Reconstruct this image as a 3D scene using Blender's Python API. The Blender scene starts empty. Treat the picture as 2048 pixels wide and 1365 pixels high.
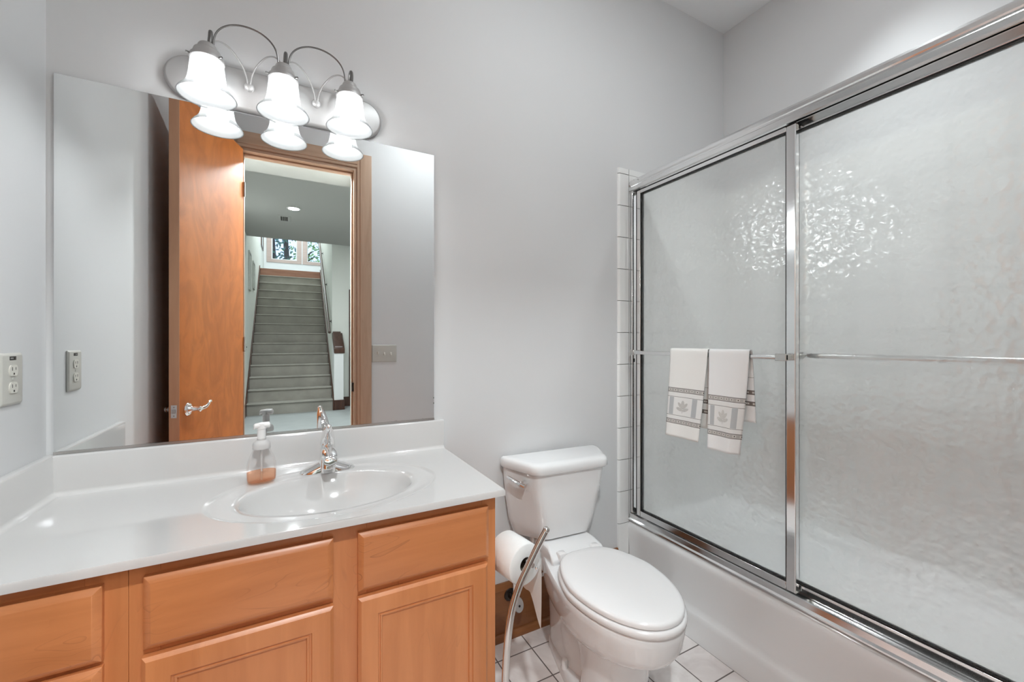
import bpy, bmesh, math, random
from math import sin, cos, pi, radians as R
from mathutils import Matrix, Vector
random.seed(7)
SC = bpy.context.scene
COL = SC.collection

# ------------------------------------------------------------------ camera, world, light, exposure
EYE = 1.22
cd = bpy.data.cameras.new('camera'); cam = bpy.data.objects.new('camera', cd); COL.objects.link(cam)
cam.location = (0, 0, EYE); cam.rotation_euler = (pi / 2, 0, -R(28.18))
cd.sensor_fit = 'HORIZONTAL'; cd.sensor_width = 36.0; cd.lens = 830.3 / 2048 * 36.0
cd.clip_start = 0.03; cd.clip_end = 200
SC.camera = cam

W = bpy.data.worlds.new('sky'); SC.world = W; W.use_nodes = True
wn = W.node_tree.nodes; wn.clear()
wo = wn.new('ShaderNodeOutputWorld'); wb = wn.new('ShaderNodeBackground')
wb.inputs['Color'].default_value = (0.50, 0.66, 1.0, 1); 
W.node_tree.links.new(wb.outputs[0], wo.inputs[0])

VS = SC.view_settings
SC.display_settings.display_device = 'sRGB'
VS.view_transform = 'Standard'; VS.look = 'None'; VS.gamma = 1.0; VS.use_curve_mapping = False
VS.exposure = 0.22
BULB = 100.0          # emission of the three vanity bulbs
HALL = 27.0          # watts of the hall downlight and of the unseen one added near it
BATH_FILL = 10.0       # watts of the fill light added on the bathroom ceiling
TUB_FILL = 3.5        # watts of the fill light added over the tub
ENTRY_FILL = 29.0         # watts of the unseen fill light added just outside the doorway
SKY = 1.9            # strength of the daylight sky
LANDING_FILL = 27.0       # base watts of the unseen fill lights added high over the stairs
wb.inputs['Strength'].default_value = SKY
cy = SC.cycles
cy.use_denoising = True
try: cy.denoiser = 'OPENIMAGEDENOISE'
except Exception: pass
cy.use_adaptive_sampling = True; cy.adaptive_threshold = .06; cy.max_bounces = 9; cy.diffuse_bounces = 5; cy.glossy_bounces = 5; cy.transmission_bounces = 7; cy.transparent_max_bounces = 10
cy.caustics_reflective = False; cy.caustics_refractive = True; cy.blur_glossy = 0.6; cy.sample_clamp_indirect = 30.0

# ------------------------------------------------------------------ helpers
def link_obj(o): COL.objects.link(o); return o

class MB:
    def __init__(s): s.v = []; s.f = []; s.uv = None
    def add(s, vs, fs):
        n = len(s.v); s.v += [tuple(p) for p in vs]; s.f += [tuple(i + n for i in f) for f in fs]; return s
    def box(s, lo, hi):
        x0, y0, z0 = lo; x1, y1, z1 = hi
        return s.add([(x0,y0,z0),(x1,y0,z0),(x1,y1,z0),(x0,y1,z0),(x0,y0,z1),(x1,y0,z1),(x1,y1,z1),(x0,y1,z1)],
                     [(0,3,2,1),(4,5,6,7),(0,1,5,4),(1,2,6,5),(2,3,7,6),(3,0,4,7)])
    def loft(s, rings, cap=True, closed=True):
        n = len(rings[0]); m = len(rings); vs = [p for r in rings for p in r]; fs = []
        for i in range(m - 1):
            for j in range(n if closed else n - 1):
                k = (j + 1) % n
                fs.append((i*n+j, i*n+k, (i+1)*n+k, (i+1)*n+j))
        if cap and closed:
            fs.append(tuple(range(n))[::-1]); fs.append(tuple((m-1)*n + j for j in range(n)))
        return s.add(vs, fs)
    def lathe(s, prof, n=32, M=None, cap=True):
        rings = []
        for r, z in prof:
            rg = [Vector((max(r, 1e-5)*cos(2*pi*j/n), max(r, 1e-5)*sin(2*pi*j/n), z)) for j in range(n)]
            rings.append([(M @ p) if M else p for p in rg])
        return s.loft(rings, cap)
    def tube(s, path, r, n=12, flat=None):
        P = [Vector(p) for p in path]; m = len(P)
        rs = r if isinstance(r, (list, tuple)) else [r] * m
        T = []
        for i in range(m):
            a = P[max(i-1, 0)]; b = P[min(i+1, m-1)]; T.append((b - a).normalized())
        up = Vector((0, 0, 1)) if abs(T[0].z) < .9 else Vector((1, 0, 0))
        nrm = (up - T[0] * up.dot(T[0])).normalized(); rings = []
        for i in range(m):
            if i: nrm = (nrm - T[i] * nrm.dot(T[i])).normalized()
            b = T[i].cross(nrm); fx, fy = flat if flat else (1, 1)
            rings.append([P[i] + (nrm*cos(2*pi*j/n)*fx + b*sin(2*pi*j/n)*fy) * rs[i] for j in range(n)])
        return s.loft(rings)
    def prism(s, poly, axis, a, b):
        def p3(q, t):
            return (t, q[0], q[1]) if axis == 'x' else (q[0], t, q[1]) if axis == 'y' else (q[0], q[1], t)
        return s.loft([[p3(q, a) for q in poly], [p3(q, b) for q in poly]])
    def sphere(s, c, r, n=16, sc=(1,1,1)):
        m = n // 2; rings = []
        for i in range(m + 1):
            t = -pi/2 + pi*i/m; rr = max(cos(t), 1e-4)
            rings.append([(c[0]+r*sc[0]*rr*cos(2*pi*j/n), c[1]+r*sc[1]*rr*sin(2*pi*j/n), c[2]+r*sc[2]*sin(t)) for j in range(n)])
        return s.loft(rings)
    def xf(s, M): s.v = [tuple(M @ Vector(p)) for p in s.v]; return s

def build(name, mb, mat, parent=None, world=True, bevel=0, seg=2, smooth=True, ang=35, recalc=True):
    me = bpy.data.meshes.new(name); me.from_pydata(mb.v, [], mb.f)
    if recalc:
        bm = bmesh.new(); bm.from_mesh(me); bmesh.ops.recalc_face_normals(bm, faces=bm.faces); bm.to_mesh(me); bm.free()
    if mb.uv:
        ul = me.uv_layers.new(name='UVMap')
        for lp in me.loops: ul.data[lp.index].uv = mb.uv[lp.vertex_index]
    if smooth:
        me.polygons.foreach_set('use_smooth', [True] * len(me.polygons))
        try: me.set_sharp_from_angle(angle=R(ang))
        except Exception: pass
    me.materials.append(mat)
    o = link_obj(bpy.data.objects.new(name, me))
    if bevel:
        b = o.modifiers.new('bevel', 'BEVEL'); b.width = bevel; b.segments = seg; b.limit_method = 'ANGLE'; b.angle_limit = R(40)
        b.harden_normals = False
    if parent:
        o.parent = parent
        if world and parent.type == 'EMPTY':
            o.matrix_parent_inverse = parent.matrix_basis.inverted()
    return o

def tag(o, label, cat=None, group=None, kind=None):
    o['label'] = label
    if cat: o['category'] = cat
    if group: o['group'] = group
    if kind: o['kind'] = kind
    return o

def thing(name, label, cat, loc=(0,0,0), rz=0, group=None, kind=None):
    e = link_obj(bpy.data.objects.new(name, None)); e.empty_display_size = .05
    e.location = loc; e.rotation_euler = (0, 0, rz)
    e.matrix_basis = Matrix.Translation(loc) @ Matrix.Rotation(rz, 4, 'Z')
    return tag(e, label, cat, group, kind)

def struct(name, mb, mat, label, parent=None, **k):
    o = build(name, mb, mat, parent, **k)
    if not parent: o['kind'] = 'structure'; o['label'] = label
    return o

def bx(lo, hi): return MB().box(lo, hi)

def bez(pts, n=24):
    # Catmull-Rom through points
    P = [Vector(p) for p in pts]; out = []
    for i in range(len(P) - 1):
        p0 = P[max(i-1,0)]; p1 = P[i]; p2 = P[i+1]; p3 = P[min(i+2,len(P)-1)]
        for k in range(n):
            t = k / n
            out.append(.5*((2*p1)+(p2-p0)*t+(2*p0-5*p1+4*p2-p3)*t*t+(3*p1-p0-3*p2+p3)*t**3))
    out.append(P[-1]); return out

def rrect(w, h, r, n=6):
    pts = []
    for cx, cy_, a0 in ((w/2-r, h/2-r, 0), (-w/2+r, h/2-r, 90), (-w/2+r, -h/2+r, 180), (w/2-r, -h/2+r, 270)):
        for k in range(n + 1):
            a = R(a0 + 90*k/n); pts.append((cx + r*cos(a), cy_ + r*sin(a)))
    return pts

# ------------------------------------------------------------------ materials
def mat(name):
    m = bpy.data.materials.new(name); m.use_nodes = True
    nt = m.node_tree; nt.nodes.clear()
    out = nt.nodes.new('ShaderNodeOutputMaterial')
    return m, nt, out
def N(nt, t, **k):
    n = nt.nodes.new(t)
    for a, b in k.items():
        if a in n.inputs.keys(): n.inputs[a].default_value = b
        else: setattr(n, a, b)
    return n
def L(nt, a, b): nt.links.new(a, b)
def c4(c): return (c[0], c[1], c[2], 1)

def simple(name, col, rough=.5, metal=0, coat=0, noise=0.0, nscale=30, bump=0.0, bscale=200, spec=.5, aniso=0):
    m, nt, out = mat(name)
    p = N(nt, 'ShaderNodeBsdfPrincipled'); p.inputs['Roughness'].default_value = rough; p.inputs['Metallic'].default_value = metal
    p.inputs['Coat Weight'].default_value = coat; p.inputs['Specular IOR Level'].default_value = spec
    tc = N(nt, 'ShaderNodeTexCoord')
    n1 = N(nt, 'ShaderNodeTexNoise'); n1.inputs['Scale'].default_value = nscale; n1.inputs['Detail'].default_value = 3
    L(nt, tc.outputs['Object'], n1.inputs['Vector'])
    mx = N(nt, 'ShaderNodeMixRGB'); mx.inputs[1].default_value = c4([c*(1-noise) for c in col]); mx.inputs[2].default_value = c4([min(1, c*(1+noise)) for c in col])
    L(nt, n1.outputs['Fac'], mx.inputs[0]); L(nt, mx.outputs[0], p.inputs['Base Color'])
    if bump:
        n2 = N(nt, 'ShaderNodeTexNoise'); n2.inputs['Scale'].default_value = bscale; n2.inputs['Detail'].default_value = 2
        L(nt, tc.outputs['Object'], n2.inputs['Vector'])
        b = N(nt, 'ShaderNodeBump'); b.inputs['Strength'].default_value = bump; b.inputs['Distance'].default_value = .002
        L(nt, n2.outputs['Fac'], b.inputs['Height']); L(nt, b.outputs[0], p.inputs['Normal'])
    L(nt, p.outputs[0], out.inputs[0]); return m

def wood(name, c1, c2, dark, axis='x', fine=28, rough=.38, figure=.0, flecks=.5, coat=.15):
    m, nt, out = mat(name)
    p = N(nt, 'ShaderNodeBsdfPrincipled'); p.inputs['Roughness'].default_value = rough; p.inputs['Coat Weight'].default_value = coat; p.inputs['Specular IOR Level'].default_value = .5 if coat > .1 else .25; p.inputs['Coat Roughness'].default_value = .25
    tc = N(nt, 'ShaderNodeTexCoord'); mp = N(nt, 'ShaderNodeMapping')
    s = [fine, fine, fine]; s['xyz'.index(axis)] = fine / 11; mp.inputs['Scale'].default_value = s
    L(nt, tc.outputs['Object'], mp.inputs['Vector'])
    n1 = N(nt, 'ShaderNodeTexNoise'); n1.inputs['Scale'].default_value = 1; n1.inputs['Detail'].default_value = 5; n1.inputs['Distortion'].default_value = .6
    L(nt, mp.outputs[0], n1.inputs['Vector'])
    r1 = N(nt, 'ShaderNodeValToRGB'); r1.color_ramp.elements[0].position = .32; r1.color_ramp.elements[0].color = c4(c1)
    r1.color_ramp.elements[1].position = .68; r1.color_ramp.elements[1].color = c4(c2)
    L(nt, n1.outputs['Fac'], r1.inputs[0])
    # cathedral lines / flecks
    mp2 = N(nt, 'ShaderNodeMapping'); s2 = [9, 9, 9]; s2['xyz'.index(axis)] = 2.2; mp2.inputs['Scale'].default_value = s2
    L(nt, tc.outputs['Object'], mp2.inputs['Vector'])
    n2 = N(nt, 'ShaderNodeTexNoise'); n2.inputs['Scale'].default_value = 1; n2.inputs['Detail'].default_value = 2; n2.inputs['Distortion'].default_value = 1.2 + figure
    L(nt, mp2.outputs[0], n2.inputs['Vector'])
    ml = N(nt, 'ShaderNodeMath', operation='MULTIPLY'); ml.inputs[1].default_value = 13; L(nt, n2.outputs['Fac'], ml.inputs[0])
    fr = N(nt, 'ShaderNodeMath', operation='FRACT'); L(nt, ml.outputs[0], fr.inputs[0])
    r2 = N(nt, 'ShaderNodeValToRGB'); e = r2.color_ramp.elements
    e[0].position = 0; e[0].color = (1,1,1,1); e[1].position = .13; e[1].color = (0,0,0,1)
    L(nt, fr.outputs[0], r2.inputs[0])
    n3 = N(nt, 'ShaderNodeTexNoise'); n3.inputs['Scale'].default_value = 5; n3.inputs['Detail'].default_value = 2; L(nt, tc.outputs['Object'], n3.inputs['Vector'])
    r3 = N(nt, 'ShaderNodeValToRGB'); r3.color_ramp.elements[0].position = .5; r3.color_ramp.elements[1].position = .72
    L(nt, n3.outputs['Fac'], r3.inputs[0])
    mm = N(nt, 'ShaderNodeMath', operation='MULTIPLY'); L(nt, r2.outputs[0], mm.inputs[0]); L(nt, r3.outputs[0], mm.inputs[1])
    m2 = N(nt, 'ShaderNodeMath', operation='MULTIPLY'); m2.inputs[1].default_value = flecks; L(nt, mm.outputs[0], m2.inputs[0])
    mx = N(nt, 'ShaderNodeMixRGB'); L(nt, m2.outputs[0], mx.inputs[0]); L(nt, r1.outputs[0], mx.inputs[1]); mx.inputs[2].default_value = c4(dark)
    src = mx
    if figure:
        n4 = N(nt, 'ShaderNodeTexNoise'); n4.inputs['Scale'].default_value = 3.2; n4.inputs['Detail'].default_value = 3; n4.inputs['Distortion'].default_value = 2.5
        mp4 = N(nt, 'ShaderNodeMapping'); mp4.inputs['Scale'].default_value = (2.2, 2.2, 1.1); L(nt, tc.outputs['Object'], mp4.inputs['Vector']); L(nt, mp4.outputs[0], n4.inputs['Vector'])
        r4 = N(nt, 'ShaderNodeValToRGB'); r4.color_ramp.elements[0].position = .38; r4.color_ramp.elements[1].position = .62
        L(nt, n4.outputs['Fac'], r4.inputs[0])
        mx4 = N(nt, 'ShaderNodeMixRGB'); mx4.blend_type = 'MULTIPLY'; mx4.inputs[0].default_value = .55
        rr = N(nt, 'ShaderNodeMixRGB'); rr.inputs[1].default_value = (.80,.70,.62,1); rr.inputs[2].default_value = (1.15,1.05,.95,1); L(nt, r4.outputs[0], rr.inputs[0])
        L(nt, mx.outputs[0], mx4.inputs[1]); L(nt, rr.outputs[0], mx4.inputs[2]); src = mx4
    L(nt, src.outputs[0], p.inputs['Base Color'])
    L(nt, p.outputs[0], out.inputs[0]); return m

def tiles(name, c1, c2, grout, w, h, x0, y0, mortar, axes, rough=.12, mottling=0.0, bump=.35):
    m, nt, out = mat(name)
    p = N(nt, 'ShaderNodeBsdfPrincipled')
    tc = N(nt, 'ShaderNodeTexCoord'); sp = N(nt, 'ShaderNodeSeparateXYZ'); cb = N(nt, 'ShaderNodeCombineXYZ')
    L(nt, tc.outputs['Object'], sp.inputs[0])
    for k, ax in enumerate(axes):
        a = N(nt, 'ShaderNodeMath', operation='SUBTRACT'); a.inputs[1].default_value = (x0, y0)[k] - 40 * (w, h)[k]
        L(nt, sp.outputs['XYZ'.index(ax)], a.inputs[0]); L(nt, a.outputs[0], cb.inputs[k])
    b = N(nt, 'ShaderNodeTexBrick'); b.offset = 0; b.squash = 1
    b.inputs['Scale'].default_value = 1; b.inputs['Mortar Size'].default_value = mortar; b.inputs['Mortar Smooth'].default_value = .15
    b.inputs['Brick Width'].default_value = w; b.inputs['Row Height'].default_value = h; b.inputs['Bias'].default_value = 0
    b.inputs['Color1'].default_value = c4(c1); b.inputs['Color2'].default_value = c4(c2); b.inputs['Mortar'].default_value = c4(grout)
    L(nt, cb.outputs[0], b.inputs['Vector']); src = b.outputs['Color']
    if mottling:
        n1 = N(nt, 'ShaderNodeTexNoise'); n1.inputs['Scale'].default_value = 9; n1.inputs['Detail'].default_value = 5; n1.inputs['Distortion'].default_value = 1
        L(nt, tc.outputs['Object'], n1.inputs['Vector'])
        r = N(nt, 'ShaderNodeValToRGB'); r.color_ramp.elements[0].position = .3; r.color_ramp.elements[0].color = (.62,.56,.54,1); r.color_ramp.elements[1].position = .62; r.color_ramp.elements[1].color = (1,1,1,1)
        L(nt, n1.outputs['Fac'], r.inputs[0])
        mx = N(nt, 'ShaderNodeMixRGB'); mx.blend_type = 'MULTIPLY'; mx.inputs[0].default_value = mottling
        L(nt, src, mx.inputs[1]); L(nt, r.outputs[0], mx.inputs[2]); src = mx.outputs[0]
    L(nt, src, p.inputs['Base Color'])
    rm = N(nt, 'ShaderNodeMapRange'); rm.inputs['To Min'].default_value = rough; rm.inputs['To Max'].default_value = .85
    L(nt, b.outputs['Fac'], rm.inputs['Value']); L(nt, rm.outputs[0], p.inputs['Roughness'])
    iv = N(nt, 'ShaderNodeMath', operation='SUBTRACT'); iv.inputs[0].default_value = 1; L(nt, b.outputs['Fac'], iv.inputs[1])
    bp = N(nt, 'ShaderNodeBump'); bp.inputs['Strength'].default_value = bump; bp.inputs['Distance'].default_value = .002
    L(nt, iv.outputs[0], bp.inputs['Height']); L(nt, bp.outputs[0], p.inputs['Normal'])
    L(nt, p.outputs[0], out.inputs[0]); return m

M = {}
M['paint'] = simple('wall paint', (.70,.70,.705), .62, noise=.012, nscale=2, bump=.03, bscale=160, spec=.35)
M['ceil'] = simple('ceiling paint', (.84,.84,.845), .8, noise=.01, nscale=2, bump=.04, bscale=90, spec=.3)
M['hallpaint'] = simple('hall paint', (.76,.77,.73), .7, noise=.01, nscale=2, spec=.3)
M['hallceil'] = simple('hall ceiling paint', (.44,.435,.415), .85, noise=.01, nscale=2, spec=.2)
M['maple_h'] = wood('maple, grain across', (.55,.197,.067), (.66,.252,.093), (.27,.085,.03), 'x', flecks=.75)
M['maple_v'] = wood('maple, grain upright', (.57,.207,.071), (.67,.262,.098), (.33,.12,.05), 'z', flecks=.35)
M['door'] = wood('figured door veneer', (.56,.175,.036), (.64,.215,.05), (.45,.13,.025), 'z', fine=9, rough=.42, figure=.9, flecks=.15, coat=.03)
M['dooredge'] = wood('door edge wood', (.60,.30,.17), (.68,.36,.21), (.45,.2,.1), 'z', rough=.4, flecks=.2)
M['casing'] = wood('door casing wood', (.44,.285,.195), (.53,.36,.255), (.33,.19,.12), 'z', rough=.4, flecks=.35)
M['casing_h'] = wood('door head casing wood', (.44,.285,.195), (.53,.36,.255), (.33,.19,.12), 'x', rough=.4, flecks=.35)
M['base'] = wood('stained baseboard', (.20,.072,.022), (.27,.105,.036), (.12,.04,.012), 'x', rough=.35, flecks=.4)
M['darkwood'] = wood('dark stained wood', (.055,.02,.012), (.085,.032,.018), (.03,.01,.006), 'z', rough=.3, flecks=.3)
M['railwood'] = wood('greyed rail wood', (.085,.06,.05), (.12,.085,.07), (.05,.03,.025), 'y', rough=.35, flecks=.2)
M['riserwood'] = wood('wooden landing edge', (.26,.12,.08), (.36,.18,.12), (.18,.07,.04), 'x', rough=.4, flecks=.4)
M['marble'] = simple('cultured marble', (.625,.612,.603), .09, noise=.01, nscale=4, coat=.4)
M['ceramic'] = simple('white vitreous china', (.83,.83,.835), .07, noise=.004, nscale=3, coat=.5)
M['seat'] = simple('white seat plastic', (.84,.83,.83), .16, noise=.004, nscale=3)
M['tubenamel'] = simple('white tub enamel', (.90,.905,.91), .12, noise=.005, nscale=3, coat=.3)
M['chrome'] = simple('polished chrome', (.90,.90,.90), .05, 1, noise=.01, nscale=30)
M['alu'] = simple('bright anodised aluminium', (.86,.86,.86), .13, 1, noise=.02, nscale=40)
M['steel'] = simple('brushed steel tube', (.62,.60,.58), .16, 1, noise=.06, nscale=30)
M['nickel'] = simple('brushed nickel, pale', (.50,.49,.485), .45, .5, noise=.06, nscale=18)
M['wire'] = simple('nickel wire', (.20,.19,.185), .35, .8, noise=.05, nscale=40)
M['darkmetal'] = simple('dark bronze', (.05,.04,.035), .35, .8)
M['gasket_and_gap_shade'] = simple('black rubber gasket', (.006,.006,.006), .5)
M['blackink'] = simple('black sticker', (.012,.012,.012), .4)
M['greyink'] = simple('grey print', (.35,.35,.34), .5)
M['plate'] = simple('grey beige wall plate plastic', (.56,.55,.51), .35, noise=.01)
M['device'] = simple('almond device plastic', (.72,.70,.64), .3, noise=.01)
M['slot'] = simple('dark slot', (.03,.027,.022), .6)
M['paper'] = simple('tissue paper', (.88,.88,.87), .95, noise=.01, bump=.15, bscale=350, spec=.1)
M['core'] = simple('cardboard core', (.22,.16,.12), .9)
M['white_plastic'] = simple('white pump plastic', (.88,.87,.86), .3)
M['brass'] = simple('valve metal', (.40,.37,.34), .22, 1)
M['carpet'] = simple('cut pile carpet', (.37,.35,.315), .95, noise=.30, nscale=4, bump=.6, bscale=420, spec=.1)
M['hallfloor'] = simple('pale hall carpet', (.44,.46,.46), .95, noise=.08, nscale=5, bump=.6, bscale=420, spec=.1)
M['grille'] = simple('vent grille', (.45,.45,.44), .5)
M['tinted'] = simple('dark core', (.01,.008,.007), .9)
M['bark'] = simple('pine bark', (.06,.045,.035), .9, noise=.3, nscale=14)
M['leaf'] = simple('leaf green', (.30,.46,.14), .6, noise=.5, nscale=3)
M['leaf_dark'] = simple('dark leaf green', (.10,.20,.13), .6, noise=.5, nscale=3)
M['lawn'] = simple('grass ground', (.10,.18,.05), .9, noise=.3, nscale=3)
M['red'] = simple('red dot', (.6,.03,.03), .3); M['blue'] = simple('blue dot', (.03,.05,.35), .3)
TW, TZ0 = .1541, 2.0315
M['tile_back'] = tiles('white wall tile back', (.86,.86,.85), (.88,.88,.87), (.46,.45,.44), .1541, TW, 1.463, TZ0, .0016, 'XZ')
M['tile_far'] = tiles('white wall tile far', (.86,.86,.85), (.88,.88,.87), (.46,.45,.44), .1541, TW, 1.52, TZ0, .0016, 'YZ')
M['floor'] = tiles('pinkish floor tile', (.87,.81,.79), (.91,.86,.84), (.19,.16,.15), .1505, .150, .847, 1.415, .0026, 'XY', rough=.3, mottling=.5)

def mirror_mat():
    m, nt, out = mat('silvered mirror')
    g = N(nt, 'ShaderNodeBsdfGlossy'); g.inputs['Color'].default_value = (.93,.94,.935,1); g.inputs['Roughness'].default_value = 0
    L(nt, g.outputs[0], out.inputs[0]); return m
M['mirror'] = mirror_mat()

def obscure_glass(name, seed):
    m, nt, out = mat(name)
    tc = N(nt, 'ShaderNodeTexCoord'); mp = N(nt, 'ShaderNodeMapping'); mp.inputs['Location'].default_value = (seed, seed*.7, seed*.3)
    L(nt, tc.outputs['Object'], mp.inputs['Vector'])
    dn = N(nt, 'ShaderNodeTexNoise'); dn.inputs['Scale'].default_value = 40; dn.inputs['Detail'].default_value = 1; L(nt, mp.outputs[0], dn.inputs['Vector'])
    mxv = N(nt, 'ShaderNodeMixRGB'); mxv.inputs[0].default_value = .012; L(nt, mp.outputs[0], mxv.inputs[1]); L(nt, dn.outputs['Color'], mxv.inputs[2])
    v = N(nt, 'ShaderNodeTexVoronoi'); v.feature = 'SMOOTH_F1'; v.inputs['Scale'].default_value = 58; v.inputs['Smoothness'].default_value = .75
    L(nt, mxv.outputs[0], v.inputs['Vector'])
    n = N(nt, 'ShaderNodeTexNoise'); n.inputs['Scale'].default_value = 34; n.inputs['Detail'].default_value = 1; L(nt, mp.outputs[0], n.inputs['Vector'])
    a = N(nt, 'ShaderNodeMath', operation='ADD'); L(nt, v.outputs['Distance'], a.inputs[0]); L(nt, n.outputs['Fac'], a.inputs[1])
    b = N(nt, 'ShaderNodeBump'); b.inputs['Strength'].default_value = .17; b.inputs['Distance'].default_value = .012
    L(nt, a.outputs[0], b.inputs['Height'])
    rf = N(nt, 'ShaderNodeBsdfRefraction'); rf.inputs['Color'].default_value = (.985,.99,.985,1); rf.inputs['IOR'].default_value = 1.10; rf.inputs['Roughness'].default_value = .35
    tr = N(nt, 'ShaderNodeBsdfTranslucent'); tr.inputs['Color'].default_value = (.98,.985,.98,1)
    gl = N(nt, 'ShaderNodeBsdfGlossy'); gl.inputs['Roughness'].default_value = .035; gl.inputs['Color'].default_value = (1,1,1,1)
    fn = N(nt, 'ShaderNodeFresnel'); fn.inputs['IOR'].default_value = 1.75
    ge = N(nt, 'ShaderNodeNewGeometry'); io = N(nt, 'ShaderNodeMapRange'); io.inputs['To Min'].default_value = 1.75; io.inputs['To Max'].default_value = 1/1.75
    L(nt, ge.outputs['Backfacing'], io.inputs['Value']); L(nt, io.outputs[0], fn.inputs['IOR'])
    for s_ in (rf, gl, fn): L(nt, b.outputs[0], s_.inputs['Normal'])
    m1 = N(nt, 'ShaderNodeMixShader'); m1.inputs[0].default_value = .12; L(nt, rf.outputs[0], m1.inputs[1]); L(nt, tr.outputs[0], m1.inputs[2])
    m2 = N(nt, 'ShaderNodeMixShader'); L(nt, fn.outputs[0], m2.inputs[0]); L(nt, m1.outputs[0], m2.inputs[1]); L(nt, gl.outputs[0], m2.inputs[2])
    L(nt, m2.outputs[0], out.inputs[0]); return m
M['obscure_a'] = obscure_glass('hammered shower glass, outer', 0.0)
M['obscure_b'] = obscure_glass('hammered shower glass, inner', 5.0)

def thin_clear(name, col, ior=1.35, rough=.03, body=0.0, bodycol=(1,1,1), film=1.0):
    m, nt, out = mat(name)
    t = N(nt, 'ShaderNodeBsdfTransparent'); t.inputs['Color'].default_value = c4(col)
    g = N(nt, 'ShaderNodeBsdfGlossy'); g.inputs['Roughness'].default_value = rough
    f = N(nt, 'ShaderNodeFresnel'); f.inputs['IOR'].default_value = ior
    d = N(nt, 'ShaderNodeBsdfDiffuse'); d.inputs['Color'].default_value = c4(bodycol)
    m0 = N(nt, 'ShaderNodeMixShader'); m0.inputs[0].default_value = body; L(nt, t.outputs[0], m0.inputs[1]); L(nt, d.outputs[0], m0.inputs[2])
    k_ = N(nt, 'ShaderNodeMath', operation='MULTIPLY'); k_.inputs[1].default_value = film; L(nt, f.outputs[0], k_.inputs[0])
    x = N(nt, 'ShaderNodeMixShader'); L(nt, k_.outputs[0], x.inputs[0]); L(nt, m0.outputs[0], x.inputs[1]); L(nt, g.outputs[0], x.inputs[2])
    L(nt, x.outputs[0], out.inputs[0]); return m
M['clear'] = thin_clear('clear plastic bottle', (.985,.98,.98), 1.3, film=.22)
M['collar'] = thin_clear('frosted pump collar', (.9,.9,.9), 1.4, .3, .55, (.9,.88,.87), film=.4)
M['soap'] = thin_clear('peach soap', (.99,.76,.62), 1.2, .05, .14, (.9,.55,.38), film=.25)
M['pane'] = thin_clear('window pane', (.97,.98,.98), 1.4)

def shade_mat():
    m, nt, out = mat('frosted white lamp glass')
    tl = N(nt, 'ShaderNodeBsdfTranslucent'); tl.inputs['Color'].default_value = (.12,.12,.12,1)
    df = N(nt, 'ShaderNodeBsdfDiffuse'); df.inputs['Color'].default_value = (.36,.36,.36,1)
    tp = N(nt, 'ShaderNodeBsdfTransparent'); tp.inputs['Color'].default_value = (1,1,1,1)
    a = N(nt, 'ShaderNodeMixShader'); a.inputs[0].default_value = .3; L(nt, tl.outputs[0], a.inputs[1]); L(nt, df.outputs[0], a.inputs[2])
    b = N(nt, 'ShaderNodeMixShader'); b.inputs[0].default_value = .30; L(nt, a.outputs[0], b.inputs[1]); L(nt, tp.outputs[0], b.inputs[2])
    L(nt, b.outputs[0], out.inputs[0]); return m
M['shade'] = shade_mat()
def emit(name, col, s):
    m, nt, out = mat(name); e = N(nt, 'ShaderNodeEmission'); e.inputs['Color'].default_value = c4(col); e.inputs['Strength'].default_value = s
    L(nt, e.outputs[0], out.inputs[0]); return m
M['bulb'] = emit('lit bulb', (.94, .985, 1), BULB)
M['canlens'] = emit('lit downlight lens', (1, .98, .95), 5.0)

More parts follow.
